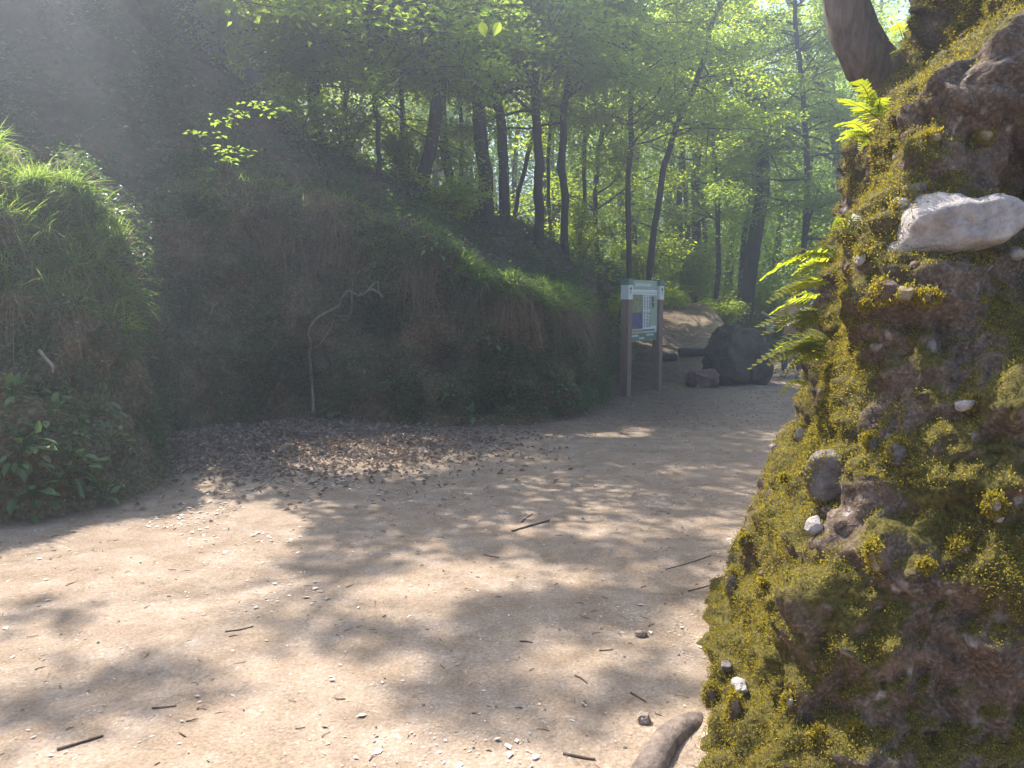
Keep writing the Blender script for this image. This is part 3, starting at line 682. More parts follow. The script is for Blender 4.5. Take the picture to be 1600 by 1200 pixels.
rock_stone([(1388,690),(1402,684),(1414,694),(1412,712),(1400,730),(1388,738),(1380,722)], .08, 'grey', None, seed=5); rock_stone(blob(1360,690,14,14), .07, 'grey', seed=6)
rock_stone([(1350,860),(1360,845),(1372,848),(1385,862),(1396,880),(1388,896),(1368,896),(1356,885)], .09, 'brown', None, .01, .02, 9); rock_stone([(1352,850),(1360,850),(1364,870),(1376,892),(1368,896),(1356,880)], .05, 'tan', None, .006, -.03)
rock_stone(blob(1142,906,8,20,15), .07, 'grey', 'knobbly grey stone jutting from the left edge of the rock'); rock_stone(blob(1250,678,9,14,30), .05, 'white'); rock_stone(blob(1226,748,6,6), .04, 'grey')
rock_stone(blob(1508,632,20,8,-20), .03, 'white', 'thin white stone high on the shaded face', .01, .01); rock_stone(blob(1512,842,18,9,-10), .07, 'tan', seed=3); rock_stone(blob(1272,822,12,8,-35), .04, 'white')
rock_stone(blob(1110,1085,10,16,10), .07, 'grey'); rock_stone(blob(1158,1076,12,9,10), .06, 'white'); rock_stone(blob(1135,1040,10,7), .05, 'grey'); rock_stone(blob(1233,1092,9,9), .05, 'white'); rock_stone(blob(1250,1108,8,6), .05, 'grey'); rock_stone(blob(1145,1105,8,20,5), .06, 'brown')
rock_stone(blob(1192,912,7,7), .04, 'grey'); rock_stone(blob(1550,788,5,7), .03, 'white'); rock_stone(blob(1562,808,9,5,-30), .03, 'white'); rock_stone(blob(1445,885,5,4), .03, 'white'); rock_stone(blob(1535,213,13,7), .05, 'tan'); rock_stone(blob(1456,218,14,11), .06, 'tan'); rock_stone(blob(1278,1147,7,8), .04, 'tan'); rock_stone(blob(1430,300,26,14,-40), .1, 'grey', 'crumbly grey stone in the hollow above the white boulder', .02)
rock_stone(blob(1406,318,12,8,-30), .06, 'white'); rock_stone(blob(1588,398,12,10,30), .05, 'white', None, .01); rock_stone(blob(1530,265,10,5), .04, 'brown'); rock_stone(blob(1500,855,14,6,10), .05, 'brown'); rock_stone(blob(1163,845,5,8), .04, 'grey'); rock_stone(blob(1340,1140,10,7,10), .04, 'tan')
# loose pebbles of the conglomerate
rs = np.random.RandomState(5); A = Acc()
kk = np.where((vn2 @ np.array([-.2, -.97, .1]) > -.1) & (RV2[:, 1] < 4.6) & (RV2[:, 0] < 3.2) & (RV2[:, 2] > 0) & (fbm(RV2, 2.6, 2) > .05))[0]
ico = []
for i in range(5):
    for j in range(8): ico.append((math.sin(math.pi*(i+.5)/5)*math.cos(j*math.pi/4), math.sin(math.pi*(i+.5)/5)*math.sin(j*math.pi/4), math.cos(math.pi*(i+.5)/5)))
ico = np.array(ico); IF = np.array([(i*8+j, (i+1)*8+j, (i+1)*8+(j+1) % 8, i*8+(j+1) % 8) for i in range(4) for j in range(8)]); IC = np.array([[0,1,2,3],[0,3,4,7],[4,5,6,7],[32,35,34,33],[32,39,36,35],[36,39,38,37]])
IF = np.vstack([IF, IC])
for k in rs.choice(kk, 420):
    s = rs.uniform(.004, .016)*np.array([1.3, .9, .8])*rs.uniform(.7, 1.3, 3); th_ = rs.uniform(0, 3.14); c, s2 = math.cos(th_), math.sin(th_)
    V = ico*s*(1+rs.uniform(-.12, .12, (40, 1))); V = np.stack([V[:, 0]*c-V[:, 2]*s2, V[:, 1], V[:, 0]*s2+V[:, 2]*c], 1)+RV2[k]-vn2[k]*.002
    A.add(V, IF, rs.uniform())
pe = A.obj('pebbles', M['brown'], rock); pe['kind'] = 'stuff'

RR = np.vstack(RIM); rs = np.random.RandomState(78); RR = RR[fbm(RR, 9, 2) > -.12]
V, F, a = tufts(RR, np.tile([-.3, -.6, .5], (len(RR), 1)), 5, .009, rs, .008)
mo = mesh('moss_rim', V, F, M['moss'], rock, {'rnd': a}, False); mo['kind'] = 'stuff'
# ferns on the rock
def frond(base, tip, width, rs, mat, parent, sag=.04, pin=13):
    base = np.array(base); tip = np.array(tip); ax = tip-base; ln = np.linalg.norm(ax)
    A = Acc(); ts = np.linspace(0, 1, 16)
    C = base[None]+ax[None]*ts[:, None]+np.array([0, 0, 1])*(np.sin(ts*math.pi)*sag-ts**2*sag*.6)[:, None]
    V, F = tube(C, np.linspace(.0022, .0007, 16), 4); A.add(V, F, .9)
    side0 = np.cross(ax/ln, [0, 0, 1]); side0 /= np.linalg.norm(side0); upv = np.cross(side0, ax/ln)
    rot = rs.uniform(-.5, .5); side = side0*math.cos(rot)+upv*math.sin(rot); nv = np.cross(side, ax/ln)
    for k in range(pin):
        t = .14+.84*k/(pin-1); i = t*15; i0 = min(int(i), 14); p = C[i0]+(C[i0+1]-C[i0])*(i-i0)
        wl = width*math.sin(min(1, (t-.02)*1.0+.12)**.6*math.pi*.93)**.6*rs.uniform(.85, 1.1) if t < .93 else width*.3
        wl = max(wl, width*.22)
        for s_ in (-1, 1):
            d = side*s_+ax/ln*.38+nv*rs.uniform(-.18, .18); d /= np.linalg.norm(d)
            b = np.cross(d, nv); b /= np.linalg.norm(b); hw = ln/pin*.40
            us = np.array([0, .3, .62, .86, 1.0]); hs = np.array([1.0, .95, .85, .55, .06])*hw
            cen = p+d*wl*us[:, None]-nv*(us**2)[:, None]*wl*.12*rs.uniform(-.5, 1.5)
            V = np.vstack([cen+b*hs[:, None], cen-b*hs[:, None]])
            A.add(V, np.array([(q, q+1, q+6, q+5) for q in range(4)]), rs.uniform())
    return A.obj('frond', M[mat], parent, smooth=False)
def fern(fr, label, seed, Y=3.25, group='ferns on the mossy rock'):
    rs = np.random.RandomState(seed); Y = on_rock(fr[0][0]+14, fr[0][1], .03)[0][1]-.09; b0 = np.array(at(fr[0][0], fr[0][1], Y)); th = thing('fern', tuple(b0), label, 'fern', group)
    for (bx, by, tx, ty, wd) in fr:
        if wd > 15:
            jx, jy = rs.uniform(-10, 10), rs.uniform(-14, 14)
            frond(at(bx+6, by+jy*.4, Y+.03), at(bx+(tx-bx)*rs.uniform(.55, .8)+jx, by+(ty-by)*.7+jy, Y-rs.uniform(-.1, .05)), wd/FPX*Y*.5, rs, 'fern', th, sag=rs.uniform(.01, .05))
        frond(at(bx, by, Y), at(tx, ty, Y-rs.uniform(-.02, .12)), wd/FPX*Y*.68, rs, 'fern', th, sag=rs.uniform(.01, .04))
fern([(1300,398,1190,428,34),(1298,405,1215,395,26),(1295,410,1240,432,22),(1305,395,1235,408,26),(1290,440,1212,452,28),(1285,440,1200,468,26),(1280,445,1222,476,22)], 'bright fern at the upper left edge of the mossy rock, above the person', 1)
fern([(1282,470,1205,484,30),(1280,486,1182,508,30),(1275,480,1198,500,30),(1278,490,1192,520,32),(1276,495,1215,532,26),(1270,500,1245,525,20)], 'bright fern in front of the person on the left edge of the rock', 2, 3.2)
fern([(1290,528,1215,532,30),(1288,545,1186,556,30),(1285,535,1205,545,28),(1288,540,1170,570,34),(1285,548,1225,578,34),(1290,550,1245,552,26),(1283,556,1200,562,28)], 'drooping yellow green fern in front of the dark boulder', 3, 3.15)
fern([(1262,600,1216,614,12)], 'small single frond under the drooping fern', 4, 3.2)
fern([(1378,190,1312,152,36),(1365,175,1330,122,28),(1376,178,1345,140,30),(1372,180,1376,150,30)], 'golden fern under the leaning trunk at the top of the rock', 5, 3.65)
fern([(1360,215,1308,190,30),(1356,215,1310,215,30),(1352,212,1325,222,26)], 'golden fern just below the one under the leaning trunk', 6, 3.6)
fern([(1410,60,1394,40,20),(1412,85,1396,88,22),(1414,62,1404,75,20)], 'orange tinted fern between the leaning trunk and the rock', 7, 3.9)
fern([(1325,360,1345,340,16),(1320,362,1330,338,16),(1318,364,1300,352,20)], 'tiny fern on the ledge left of the white boulder', 8, 3.4)

# root at the foot of the rock
th = thing('tree_root', tuple(gat(1010,1195)), 'thick smooth grey root arching out of the foot of the rock', 'root')
rpth = spline([tuple(at(985,1240,2.2)-Vector((0,0,.05))), tuple(at(1020,1190,2.35)), tuple(at(1050,1150,2.5)), tuple(at(1085,1133,2.62)), tuple(at(1120,1128,2.75)), tuple(at(1160,1130,2.85))], 30)
V, F = tube(rpth, np.interp(np.linspace(0, 1, 30), [0, .4, 1], [.055, .05, .035]), 14, .3, 3); mesh('root_limb', V, F, M['greybark'], th)

# ---------------------------------------------------------------- grass
def blades(P, D, length, width, rs, droop=.5):
    n = len(P); D = D/np.linalg.norm(D, axis=1)[:, None]; l = (length*rs.uniform(.5, 1.35, n))[:, None]
    dr = (droop*rs.uniform(.3, 1.6, n))[:, None]
    b = np.cross(D, rs.normal(0, 1, (n, 3))); b /= np.linalg.norm(b, axis=1)[:, None]; rows = []
    for t, wf in ((0, 1), (.33, .95), (.66, .7), (1, .05)):
        c = P+D*l*t+np.array([0, 0, -1])*l*dr*t*t
        rows.append(c-b*width*wf*.5); rows.append(c+b*width*wf*.5)
    V = np.stack(rows, 1).reshape(-1, 3); base = np.arange(n)[:, None]*8
    F = (base[:, None, :]+np.array([[0, 1, 3, 2], [2, 3, 5, 4], [4, 5, 7, 6]])[None]).reshape(-1, 4)
    return V, F, np.repeat(rs.uniform(0, 1, n), 8)
bpx, bpyy = topx(BV2); gpx, gpy = topx(np.stack([GX2, GY2, GZ], 1)); GV = np.stack([GX2, GY2, GZ], 1)
rs = np.random.RandomState(21)
# grass on the left shoulder: the upper shoulder of the near bank
sh = (BV2[:, 1] < 6.6) & (BV2[:, 1] > 3.6) & (np.tile(pz, nu) > .55) & (np.tile(pd, nu) < 1.5)
idx = np.where(sh & (BV2[:, 0] > -4.6))[0]; 
def RSL(l, n, P): return l*(.75+.9*np.clip(fbm(P, 5, 2)+.3, 0, 1))
def clumpdir(P, nrm, rs, up, out):
    w = np.stack([fbm(P+k*31, 4.5, 2) for k in range(3)], 1)*1.5
    return nrm*out+np.array([0, 0, up])+w+rs.normal(0, .32, nrm.shape)
def outdir(nrm, rs, up=.8, out=.6, j=.35): return nrm*out+np.array([0, 0, up])+rs.normal(0, j, nrm.shape)
wi = np.tile(pz, nu)[idx]**2*(1+1.5*(np.tile(pd, nu)[idx] > .35)); k1 = rs.choice(idx, 22000, p=wi/wi.sum()); V, F, a = blades(BV2[k1]+bank_n[k1]*-.01, clumpdir(BV2[k1], bank_n[k1], rs, .8, .6), RSL(.27, len(k1), BV2[k1]), .007, rs, .6)
tag(mesh('shoulder_grass', V, F, M['grass'], attrs={'rnd': a}, smooth=False), 'sunlit long grass over the near left bank', 'grass', kind='stuff')
lo = np.where((BV2[:, 1] < 6.4) & (BV2[:, 1] > 3.8) & (np.tile(pz, nu) > .5) & (np.tile(pz, nu) < .95) & (np.tile(pd, nu) < .6))[0]
lo = lo[(bpx[lo] < 150)]; k1 = rs.choice(lo, 1500); V, F, a = blades(BV2[k1], outdir(bank_n[k1], rs, -.2, .8, .25), .32, .005, rs, 1.3)
tag(mesh('hanging_dry_grass', V, F, M['straw'], attrs={'rnd': a}, smooth=False), 'dry straw grass hanging below the grass of the left bank', 'grass', kind='stuff')
# grass along the mound's crest
cr = np.where((BV2[:, 1] > 8.9) & (BV2[:, 0] > -3.4) & (BV2[:, 0] < 1.6) & (np.tile(pz, nu) > .82) & (np.tile(pd, nu) < 1.35) & (BV2[:,1] < 12.5))[0]
wgt = np.exp(-((bpx[cr]-815)/75)**2)*9+.35+sstep(.0, .4, fbm(BV2[cr], 1.5, 2))*1.2
k1 = rs.choice(cr, 26000, p=wgt/wgt.sum()); V, F, a = blades(BV2[k1], clumpdir(BV2[k1], bank_n[k1], rs, .8, .4), RSL(.19, len(k1), BV2[k1]), .009, rs, .6)
tag(mesh('mound_grass', V, F, M['grass'], attrs={'rnd': a}, smooth=False), 'green grass along the crest of the mound', 'grass', kind='stuff')
cr2 = np.where((BV2[:, 1] > 8.9) & (BV2[:, 0] > -3.2) & (BV2[:, 0] < 1.5) & (np.tile(pz, nu) > .72) & (np.tile(pz, nu) < .98) & (np.tile(pd, nu) < .6) & (BV2[:,1] < 12.5))[0]
cr2 = cr2[fbm(BV2[cr2]+7, 1.8, 2) > -.05]; k1 = rs.choice(cr2, 3000); V, F, a = blades(BV2[k1], outdir(bank_n[k1], rs, -.1, .7, .3), .3, .006, rs, 1.3)
tag(mesh('mound_dry_grass', V, F, M['straw'], attrs={'rnd': a}, smooth=False), 'dry grass and rootlets hanging under the crest of the mound', 'grass', kind='stuff')
# seed stalks above the left grass
for (pp, lb) in (([(148,262,5.2),(155,230,5.15),(172,208,5.1),(193,200,5.1)], 'long arching grass stalk with a pale seed head, right one above the bank grass'), ([(118,240,5.2),(125,215,5.2),(134,204,5.2),(144,200,5.2)], 'shorter grass stalk with a seed head, left one above the bank grass')):
    th = thing('grass_stalk', tuple(at(*pp[0])), lb, 'grass stalk'); q = spline(pth(*pp), 14)
    V, F = tube(q, np.full(14, .002), 4); mesh('stem', V, F, M['straw'], th, {'rnd': np.ones(len(V))})
    V, F = tube(np.linspace(q[-1], q[-1]+(q[-1]-q[-3])*.8, 6), [.002, .007, .009, .008, .005, .001], 6); mesh('seed_head', V, F, M['straw'], th, {'rnd': np.ones(len(V))})

# ---------------------------------------------------------------- ground cover on the bank and the slope
rs = np.random.RandomState(31)
fm = fbm(BV2, 1.7, 3)
gi = np.where((np.tile(pz, nu) > .05) & (np.tile(pd, nu) < 1.4) & (BV2[:, 1] > 3.5) & (fm > -.02))[0]
cc = rs.choice(gi, 7500); P = np.repeat(BV2[cc]+bank_n[cc]*.05, 8, 0)+rs.normal(0, .05, (7500*8, 3))
V, F, a = leaves(P, np.full(len(P), .05), tilt=.7, rs=rs, aspect=.6)
tag(mesh('bank_plants', V, F, M['ivy'], attrs={'rnd': a}, smooth=False), 'small leafy plants dotted over the earth bank', 'plants', kind='stuff')
gi = np.where((np.tile(pz, nu) > .03) & (np.tile(pd, nu) < 1.4) & (BV2[:, 1] > 3.5))[0]; cc = rs.choice(gi, 2600)
V, F, a = leaves(BV2[cc]+bank_n[cc]*.02, np.full(len(cc), .04), tilt=.9, rs=rs)
tag(mesh('bank_litter', V, F, M['litter'], attrs={'rnd': a}, smooth=False), 'dead leaves caught on the earth bank', 'dead leaves', kind='stuff')
gi = np.where((D > .7) & (GY > 4) & (GY < 20) & (GX > -10))[0]; cc = rs.choice(gi, 5000)
V, F, a = leaves(GV[cc]+[0, 0, .05], np.full(len(cc), .075), tilt=.6, rs=rs)
tag(mesh('slope_litter', V, F, M['litter'], attrs={'rnd': a}, smooth=False), 'dead leaves strewn over the wooded slope', 'dead leaves', kind='stuff')
# slope cover
gi = np.where((D > .9) & (GY > 4) & (GY < 24) & (GX > -10) & (fbm(GV, 1.1, 3) > -.15))[0]
cc = rs.choice(gi, 22000); P = np.repeat(GV[cc]+[0, 0, .07], 6, 0)+rs.normal(0, .09, (22000*6, 3))
V, F, a = leaves(P, np.full(len(P), .07), tilt=.6, rs=rs)
tag(mesh('slope_plants', V, F, M['ivy'], attrs={'rnd': a}, smooth=False), 'low plants covering the wooded slope', 'plants', kind='stuff')
gi = np.where((D < -.2) & (GY > 17) & (GY < 34) & (GX > 4) & (GX < 22) & (pathw < .3))[0]
if len(gi):
    cc = rs.choice(gi, 4000); P = np.repeat(GV[cc]+[0, 0, .1], 9, 0)+rs.normal(0, .14, (4000*9, 3))
    V, F, a = leaves(P, np.full(len(P), .09), tilt=.6, rs=rs)
    tag(mesh('undergrowth', V, F, M['leaf'], attrs={'rnd': a}, smooth=False), 'low undergrowth beside the far path', 'plants', kind='stuff')

M['plantleaf'] = mat_leaf('plant_leaf', (.07, .13, .05), (.14, .20, .09), (.25, .36, .08), .35, .35)
def leafy_plant(p, nrm, r, nl, size, label, rs, mat='plantleaf', cat='plant', group='leafy plants on the bank'):
    p = np.array(p); th = thing('bank_plant', tuple(p), label, cat, group); A = Acc()
    for k in range(nl):
        d = nrm*.6+rs.normal(0, .55, 3)+[0, 0, .35]; d /= np.linalg.norm(d); e = p+d*r*rs.uniform(.4, 1)
        V, F = tube(np.array([p, (p+e)/2+[0, 0, .01], e]), [.0025, .002, .001], 3); A.add(V, F, .2)
        ax = d+rs.normal(0, .3, 3)+[0, 0, -.35]; ax /= np.linalg.norm(ax); b = np.cross(ax, [0, 0, 1]+rs.normal(0, .3, 3)); b /= np.linalg.norm(b); nn = np.cross(b, ax); s = size*1.25*rs.uniform(.6, 1.3)
        V = np.array([e, e+ax*s*.25+b*s*.24+nn*s*.05, e+ax*s*.62+b*s*.22+nn*s*.04, e+ax*s-nn*s*.08, e+ax*s*.62-b*s*.22+nn*s*.04, e+ax*s*.25-b*s*.24+nn*s*.05, e+ax*s*.3, e+ax*s*.65])
        A.add(V, np.array([(0, 1, 6, 5), (1, 2, 7, 6), (6, 7, 4, 5)]), rs.uniform()); A.add(V[[2, 3, 4, 7]], np.array([(0, 1, 2, 3)]), rs.uniform())
    A.obj('leaves', M[mat], th, smooth=False); return th
PL = [(60,775,.22,34,.085,'leafy plant at the very foot of the near left bank'),(115,735,.2,26,.08,'leafy plant above the lowest one on the left bank'),(40,700,.2,26,.08,'plant at the left edge halfway up the near bank'),(150,640,.22,30,.07,'plant trailing diagonally on the mossy left bank'),
      (185,690,.15,18,.06,'small plant near the right edge of the near left bank'),(170,775,.16,18,.06,'plant beside the foot of the left bank next to the leaf heap'),(20,620,.18,22,.07,'plant under the hollow at the far left'),(235,520,.2,30,.06,'upright plant with pale leaves right of the left bank'),(205,560,.2,24,.06,'plant left of the upright pale plant'),
      (340,560,.28,40,.06,'trailing plant in the shaded recess'),(450,580,.26,34,.07,'plant left of the pale root low in the recess'),(420,495,.24,34,.06,'plant left of the root halfway up'),(740,655,.16,16,.09,'broad leaved plant at the foot of the mound'),(700,612,.2,20,.08,'plant with pale leaves low on the mound'),(800,625,.22,24,.06,'small plant low on the right half of the mound'),(870,600,.25,30,.06,'plant on the right end of the mound'),(760,530,.24,26,.07,'plant midway up the mound below the bright grass'),(680,385,.3,36,.07,'plant with white lit leaves beside the crest grass'),(880,405,.3,36,.08,'star leaved plant at the right end of the crest'),(380,650,.2,16,.08,'bright green plant above the leaf heap'),(520,640,.22,26,.07,'plant at the foot of the pale root')]
PL += [(290,640,.2,22,.06,'plant just above the left end of the leaf heap'),(560,560,.22,24,.06,'plant right of the pale root in the dark hollow'),(620,600,.2,20,.06,'low plant between the root and the dark hole of the mound'),(830,560,.22,22,.06,'plant on the mound under the brightest grass'),(905,640,.18,18,.06,'plant at the right foot of the mound near the sign'),(300,470,.24,26,.06,'plant high in the shaded recess'),(85,650,.16,20,.065,'plant in the middle of the near left bank'),(600,520,.2,20,.06,'plant just under the right bend of the pale root'),(400,590,.2,22,.06,'plant low in the recess above the leaf heap')]
for i, (px, py, r, nl, sz, lb) in enumerate(PL):
    p, nn = on_bank(px, py); leafy_plant(p, nn, r, nl, sz, lb, np.random.RandomState(400+i))
# sapling with flat sprays lit by the sun
rs = np.random.RandomState(9); p0 = at(330,300,9.3); th = thing('sapling', tuple(p0), 'thin sapling with flat sunlit leaf sprays before the dark slope', 'sapling'); A = Acc(); C = []
for e in ((400,162,9.0),(372,176,9.0),(425,172,9.0),(350,190,9.1),(318,207,9.2),(345,235,9.1),(375,232,9.0),(362,250,9.1)):
    q = spline([tuple(at(350,300,9.4)), tuple((at(350,300,9.4)+at(*e))/2+Vector((-.05, 0, .12))), tuple(at(*e))], 10); V, F = tube(q, np.linspace(.009, .002, 10), 5); A.add(V, F)
    for k in range(16): C.append(np.array(at(*e))+rs.normal(0, 1, 3)*[.11, .12, .015])
A.obj('stems', M['twig'], th); V, F, a = leaves(np.array(C), np.full(len(C), .085), tilt=.2, droop=.05, rs=rs); mesh('leaves', V, F, M['brightleaf'], th, {'rnd': a}, False)
# overhanging branch near the top
rs = np.random.RandomState(19); th = thing('overhanging_branch', tuple(at(520,-60,8)), 'leafy bough hanging into the top of the view with two bright leaves', 'branch'); A = Acc(); C = []
for pp in ([(480,-80,8.4),(560,-30,8.2),(640,-5,8),(700,14,8),(770,26,8)], [(520,-70,8.3),(570,0,8.1),(620,25,8),(680,40,7.9)], [(640,-60,8),(700,-20,8),(760,5,8),(800,20,8)], [(300,-60,9),(350,-10,9),(410,8,9),(470,18,8.8)]):
    q = spline(pth(*pp), 14); V, F = tube(q, np.linspace(.012, .003, 14), 5); A.add(V, F)
    for k in range(90): C.append(q[rs.randint(4, 14)]+rs.normal(0, 1, 3)*[.16, .18, .07])
A.obj('stems', M['twig'], th); V, F, a = leaves(np.array(C), np.full(len(C), .09), tilt=.5, rs=rs); mesh('leaves', V, F, M['brightleaf'], th, {'rnd': a}, False)
for q, an in (((752,34,6.0), .25), ((781,34,6.0), -.45)):
    p = np.array(at(*q)); m_ = np.array([(0, 0, 0), (.02, .004, -.012), (.034, .008, -.034), (.034, .008, -.058), (.022, .004, -.083), (.003, -.008, -.118), (-.02, .004, -.083), (-.032, .008, -.058), (-.033, .008, -.034), (-.02, .004, -.012), (0, 0, -.03), (0, 0, -.058), (0, -.003, -.085)])
    V = np.stack([m_[:, 0]*math.cos(an)-m_[:, 2]*math.sin(an), m_[:, 1], m_[:, 0]*math.sin(an)+m_[:, 2]*math.cos(an)], 1)+p
    mesh('leaf', V, np.array([(0, 1, 2, 10), (10, 2, 3, 11), (11, 3, 4, 12), (12, 4, 5, 6), (12, 6, 7, 11), (11, 7, 8, 10), (10, 8, 9, 0)]), M['brightleaf'], th, {'rnd': np.zeros(13)}, False)

# exposed roots on the mound
def root(pts, r, label, mat='root', side=()):
    P = []
    for px, py in pts:
        p, nn = on_bank(px, py); q = np.array(at(px, py, p[1]-.07)); P.append(q)
    th = thing('exposed_root', tuple(P[0]), label, 'root'); q = spline(P, 50); q = q+np.stack([fbm(q*1.0, 6, 2)*.02, q[:, 0]*0, q[:, 0]*0], 1)
    V, F = tube(q, np.linspace(r, r*.55, 50), 8, .3); mesh('main_root', V, F, M[mat], th)
    for s_ in side:
        Q = [np.array(at(px, py, on_bank(px, py)[0][1]-.07)) for px, py in s_]; q = spline(Q, 24); V, F = tube(q, np.linspace(r*.5, r*.2, 24), 6, .2); mesh('side_root', V, F, M[mat], th)
root([(490,645),(488,600),(484,560),(487,540),(483,520),(492,500),(510,488),(530,478),(537,462),(545,454),(562,462),(580,452),(598,462)], .021, 'long pale bent root running down the earth face of the mound', side=[[(490,545),(502,535),(515,515),(522,500)], [(550,470),(550,450),(552,432)], [(575,452),(590,440),(592,455),(598,470)], [(550,470),(548,490),(535,494),(520,492)]])
root([(62,548),(70,560),(80,572),(82,582)], .014, 'short root stub poking from the near left bank')
root([(330,490),(332,480),(340,474)], .008, 'tiny root hanging in the shaded recess')

# stump high on the slope
def tzp(px, py, Y): p = at(px, py, Y); return (p.x, p.y, tz(p.x, p.y))
p = tzp(400, 215, 12.2); th = thing('tree_stump', p, 'dark cut stump standing on the shaded slope', 'stump')
V, F = tube(np.array([(p[0], p[1], p[2]-.2+k*.12) for k in range(8)]), [.24, .2, .17, .16, .155, .155, .155, .15], 16, .3); n_ = 16
mesh('stump_wood', V, [F, np.array([list(range(7*16, 8*16))])], M['bark'], th)

# dead leaning sticks on the slope
def stick(pp, r, label, mat='twig', name='fallen_branch', cat='branch', group=None):
    q = spline(pth(*pp), 16); th = tag(mesh(name, *tube(q, np.linspace(r, r*.4, 16), 6, .3), M[mat], loc=tuple(q[0])), label, cat, group); return th
stick([(310,240,10.6),(312,200,10.5),(330,180,10.3),(372,145,10)], .014, 'bent bare stick leaning on the shaded slope')
stick([(500,270,11),(470,210,11),(430,150,11)], .02, 'long straight bare stick leaning left on the slope')

# ---------------------------------------------------------------- leaf heap and litter on the ground
rs = np.random.RandomState(41)
def scatter(fn, n, box):
    out = []
    while sum(map(len, out)) < n:
        x = rs.uniform(box[0], box[1], n*2); y = rs.uniform(box[2], box[3], n*2); out.append(np.stack([x, y], 1)[rs.uniform(size=n*2) < fn(x, y)])
    P = np.vstack(out)[:n]; return np.column_stack([P, terr(P[:, 0], P[:, 1])])
def heap(x, y): return np.clip(np.exp(-(((x+2.4)/1.45)**2+((y-8.1)/1.15)**2))*1.2*(.6+fbm(np.stack([x, y, x*0], 1), 1.6, 3)), 0, 1)*(inside_dist(x, y) < .25)
P = scatter(heap, 12000, (-4.4, 2, 5, 10.3)); P[:, 2] += rs.uniform(.0, .07, len(P))*np.clip(heap(P[:, 0], P[:, 1]), .2, 1)
V, F, a = leaves(P, np.full(len(P), .058), tilt=.55, droop=0, rs=rs, aspect=.5, fold=.2)
tag(mesh('leaf_heap', V, F, M['litter'], attrs={'rnd': a}, smooth=False), 'heap of dead brown leaves in the recess of the bank', 'dead leaves', kind='stuff')
def lit_f(x, y): return (inside_dist(x, y) < .1)*(.12+.88*sstep(0, .4, fbm(np.stack([x, y, x*0], 1), 1.1, 2)))
P = scatter(lit_f, 26000, (-5, 5.5, 2, 16)); P[:, 2] += .004
V, F, a = leaves(P, .005+.02*rs.uniform(0, 1, len(P))**2.5, tilt=.15, droop=0, rs=rs, aspect=.5, fold=.03)
tag(mesh('leaf_litter', V, F, M['chip'], attrs={'rnd': a}, smooth=False), 'pale chips and leaf scraps strewn over the sandy path', 'litter', kind='stuff')
P = scatter(lambda x, y: lit_f(x, y)**2*np.exp(-((x+2)/2.2)**2)*(fbm(np.stack([x, y, x*0], 1), 1.7, 3) > -.25), 260, (-4.5, 4, 2.2, 7)); P[:, 2] += .005
V, F, a = leaves(P, np.full(len(P), .038), tilt=.12, droop=0, rs=rs, aspect=.6, fold=.05)
tag(mesh('fallen_leaves', V, F, M['chip'], attrs={'rnd': np.clip(a+.3, 0, 1)}, smooth=False), 'pale fallen leaves lying on the sunlit path', 'dead leaves', kind='stuff')
P = scatter(lambda x, y: (inside_dist(x, y) < 2)*(pow(.5, (y-12)/4) if 0 else (y > 9)*1.0), 9000, (0, 8, 9, 22)); P[:, 2] += .01
V, F, a = leaves(P, np.full(len(P), .036), tilt=.3, droop=0, rs=rs); tag(mesh('far_leaf_litter', V, F, M['litter'], attrs={'rnd': a}, smooth=False), 'dead leaves on the shaded ground around the sign and boulder', 'dead leaves', kind='stuff')
# pebbles and short twigs
A = Acc(); P = scatter(lambda x, y: (inside_dist(x, y) < 0)*(.25+.75*sstep(0, 1.5, x)), 900, (-4, 2.5, 2, 8))
for q in P:
    s = rs.uniform(.002, .006)*rs.uniform(.7, 1.3, 3); A.add(ico*s*(1+rs.uniform(-.15, .15, (40, 1)))+q+[0, 0, .002], IF, rs.uniform())
tag(A.obj('gravel', M['sandstone']), 'small stones scattered over the sandy path', 'gravel', kind='stuff')
A = Acc(); P = scatter(lambda x, y: (inside_dist(x, y) < 0)*1.0, 750, (-4, 3, 2, 9))
for q in P:
    a = rs.uniform(0, 3.14); l = rs.uniform(.012, .05); d = np.array([math.cos(a), math.sin(a), rs.normal(0, .05)])*l; r = rs.uniform(.0008, .0025)
    A.add(*tube(np.array([q+[0, 0, r], q+d*.5+[rs.normal(0, .004), rs.normal(0, .004), r+.002], q+d+[0, 0, r]]), [r, r, r*.6], 5), rs.uniform())
tag(A.obj('twig_litter', M['twig']), 'tiny twigs scattered over the sandy path', 'litter', kind='stuff')
TW = [((90,1186),(162,1162),.009,'thick dark twig lying at the bottom left corner'),((352,994),(396,986),.006,'short twig lying in the sun left of centre'),((238,1115),(276,1111),.006,'pale brown stick end near the bottom left'),((800,835),(858,818),.011,'forked stick lying in the dappled shade mid path'),((815,820),(832,806),.007,'short stick just behind the forked stick'),((756,870),(780,876),.005,'twig in the sun below the dappled shade'),
      ((812,1014),(832,1015),.005,'short brown twig level with the middle of the dark shadow'),((936,1025),(957,1023),.005,'short brown twig right of the dark shadow'),((898,1066),(917,1077),.005,'slanting twig on the bright patch lower right'),((985,1092),(1008,1106),.006,'slanting twig beside the gravel near the rock'),((1040,895),(1110,875),.004,'long thin twig near the left foot of the rock'),((880,1188),(930,1196),.008,'thick twig at the bottom edge left of the root'),((1075,930),(1130,915),.004,'thin twig in the shade beside the knobbly stone')]
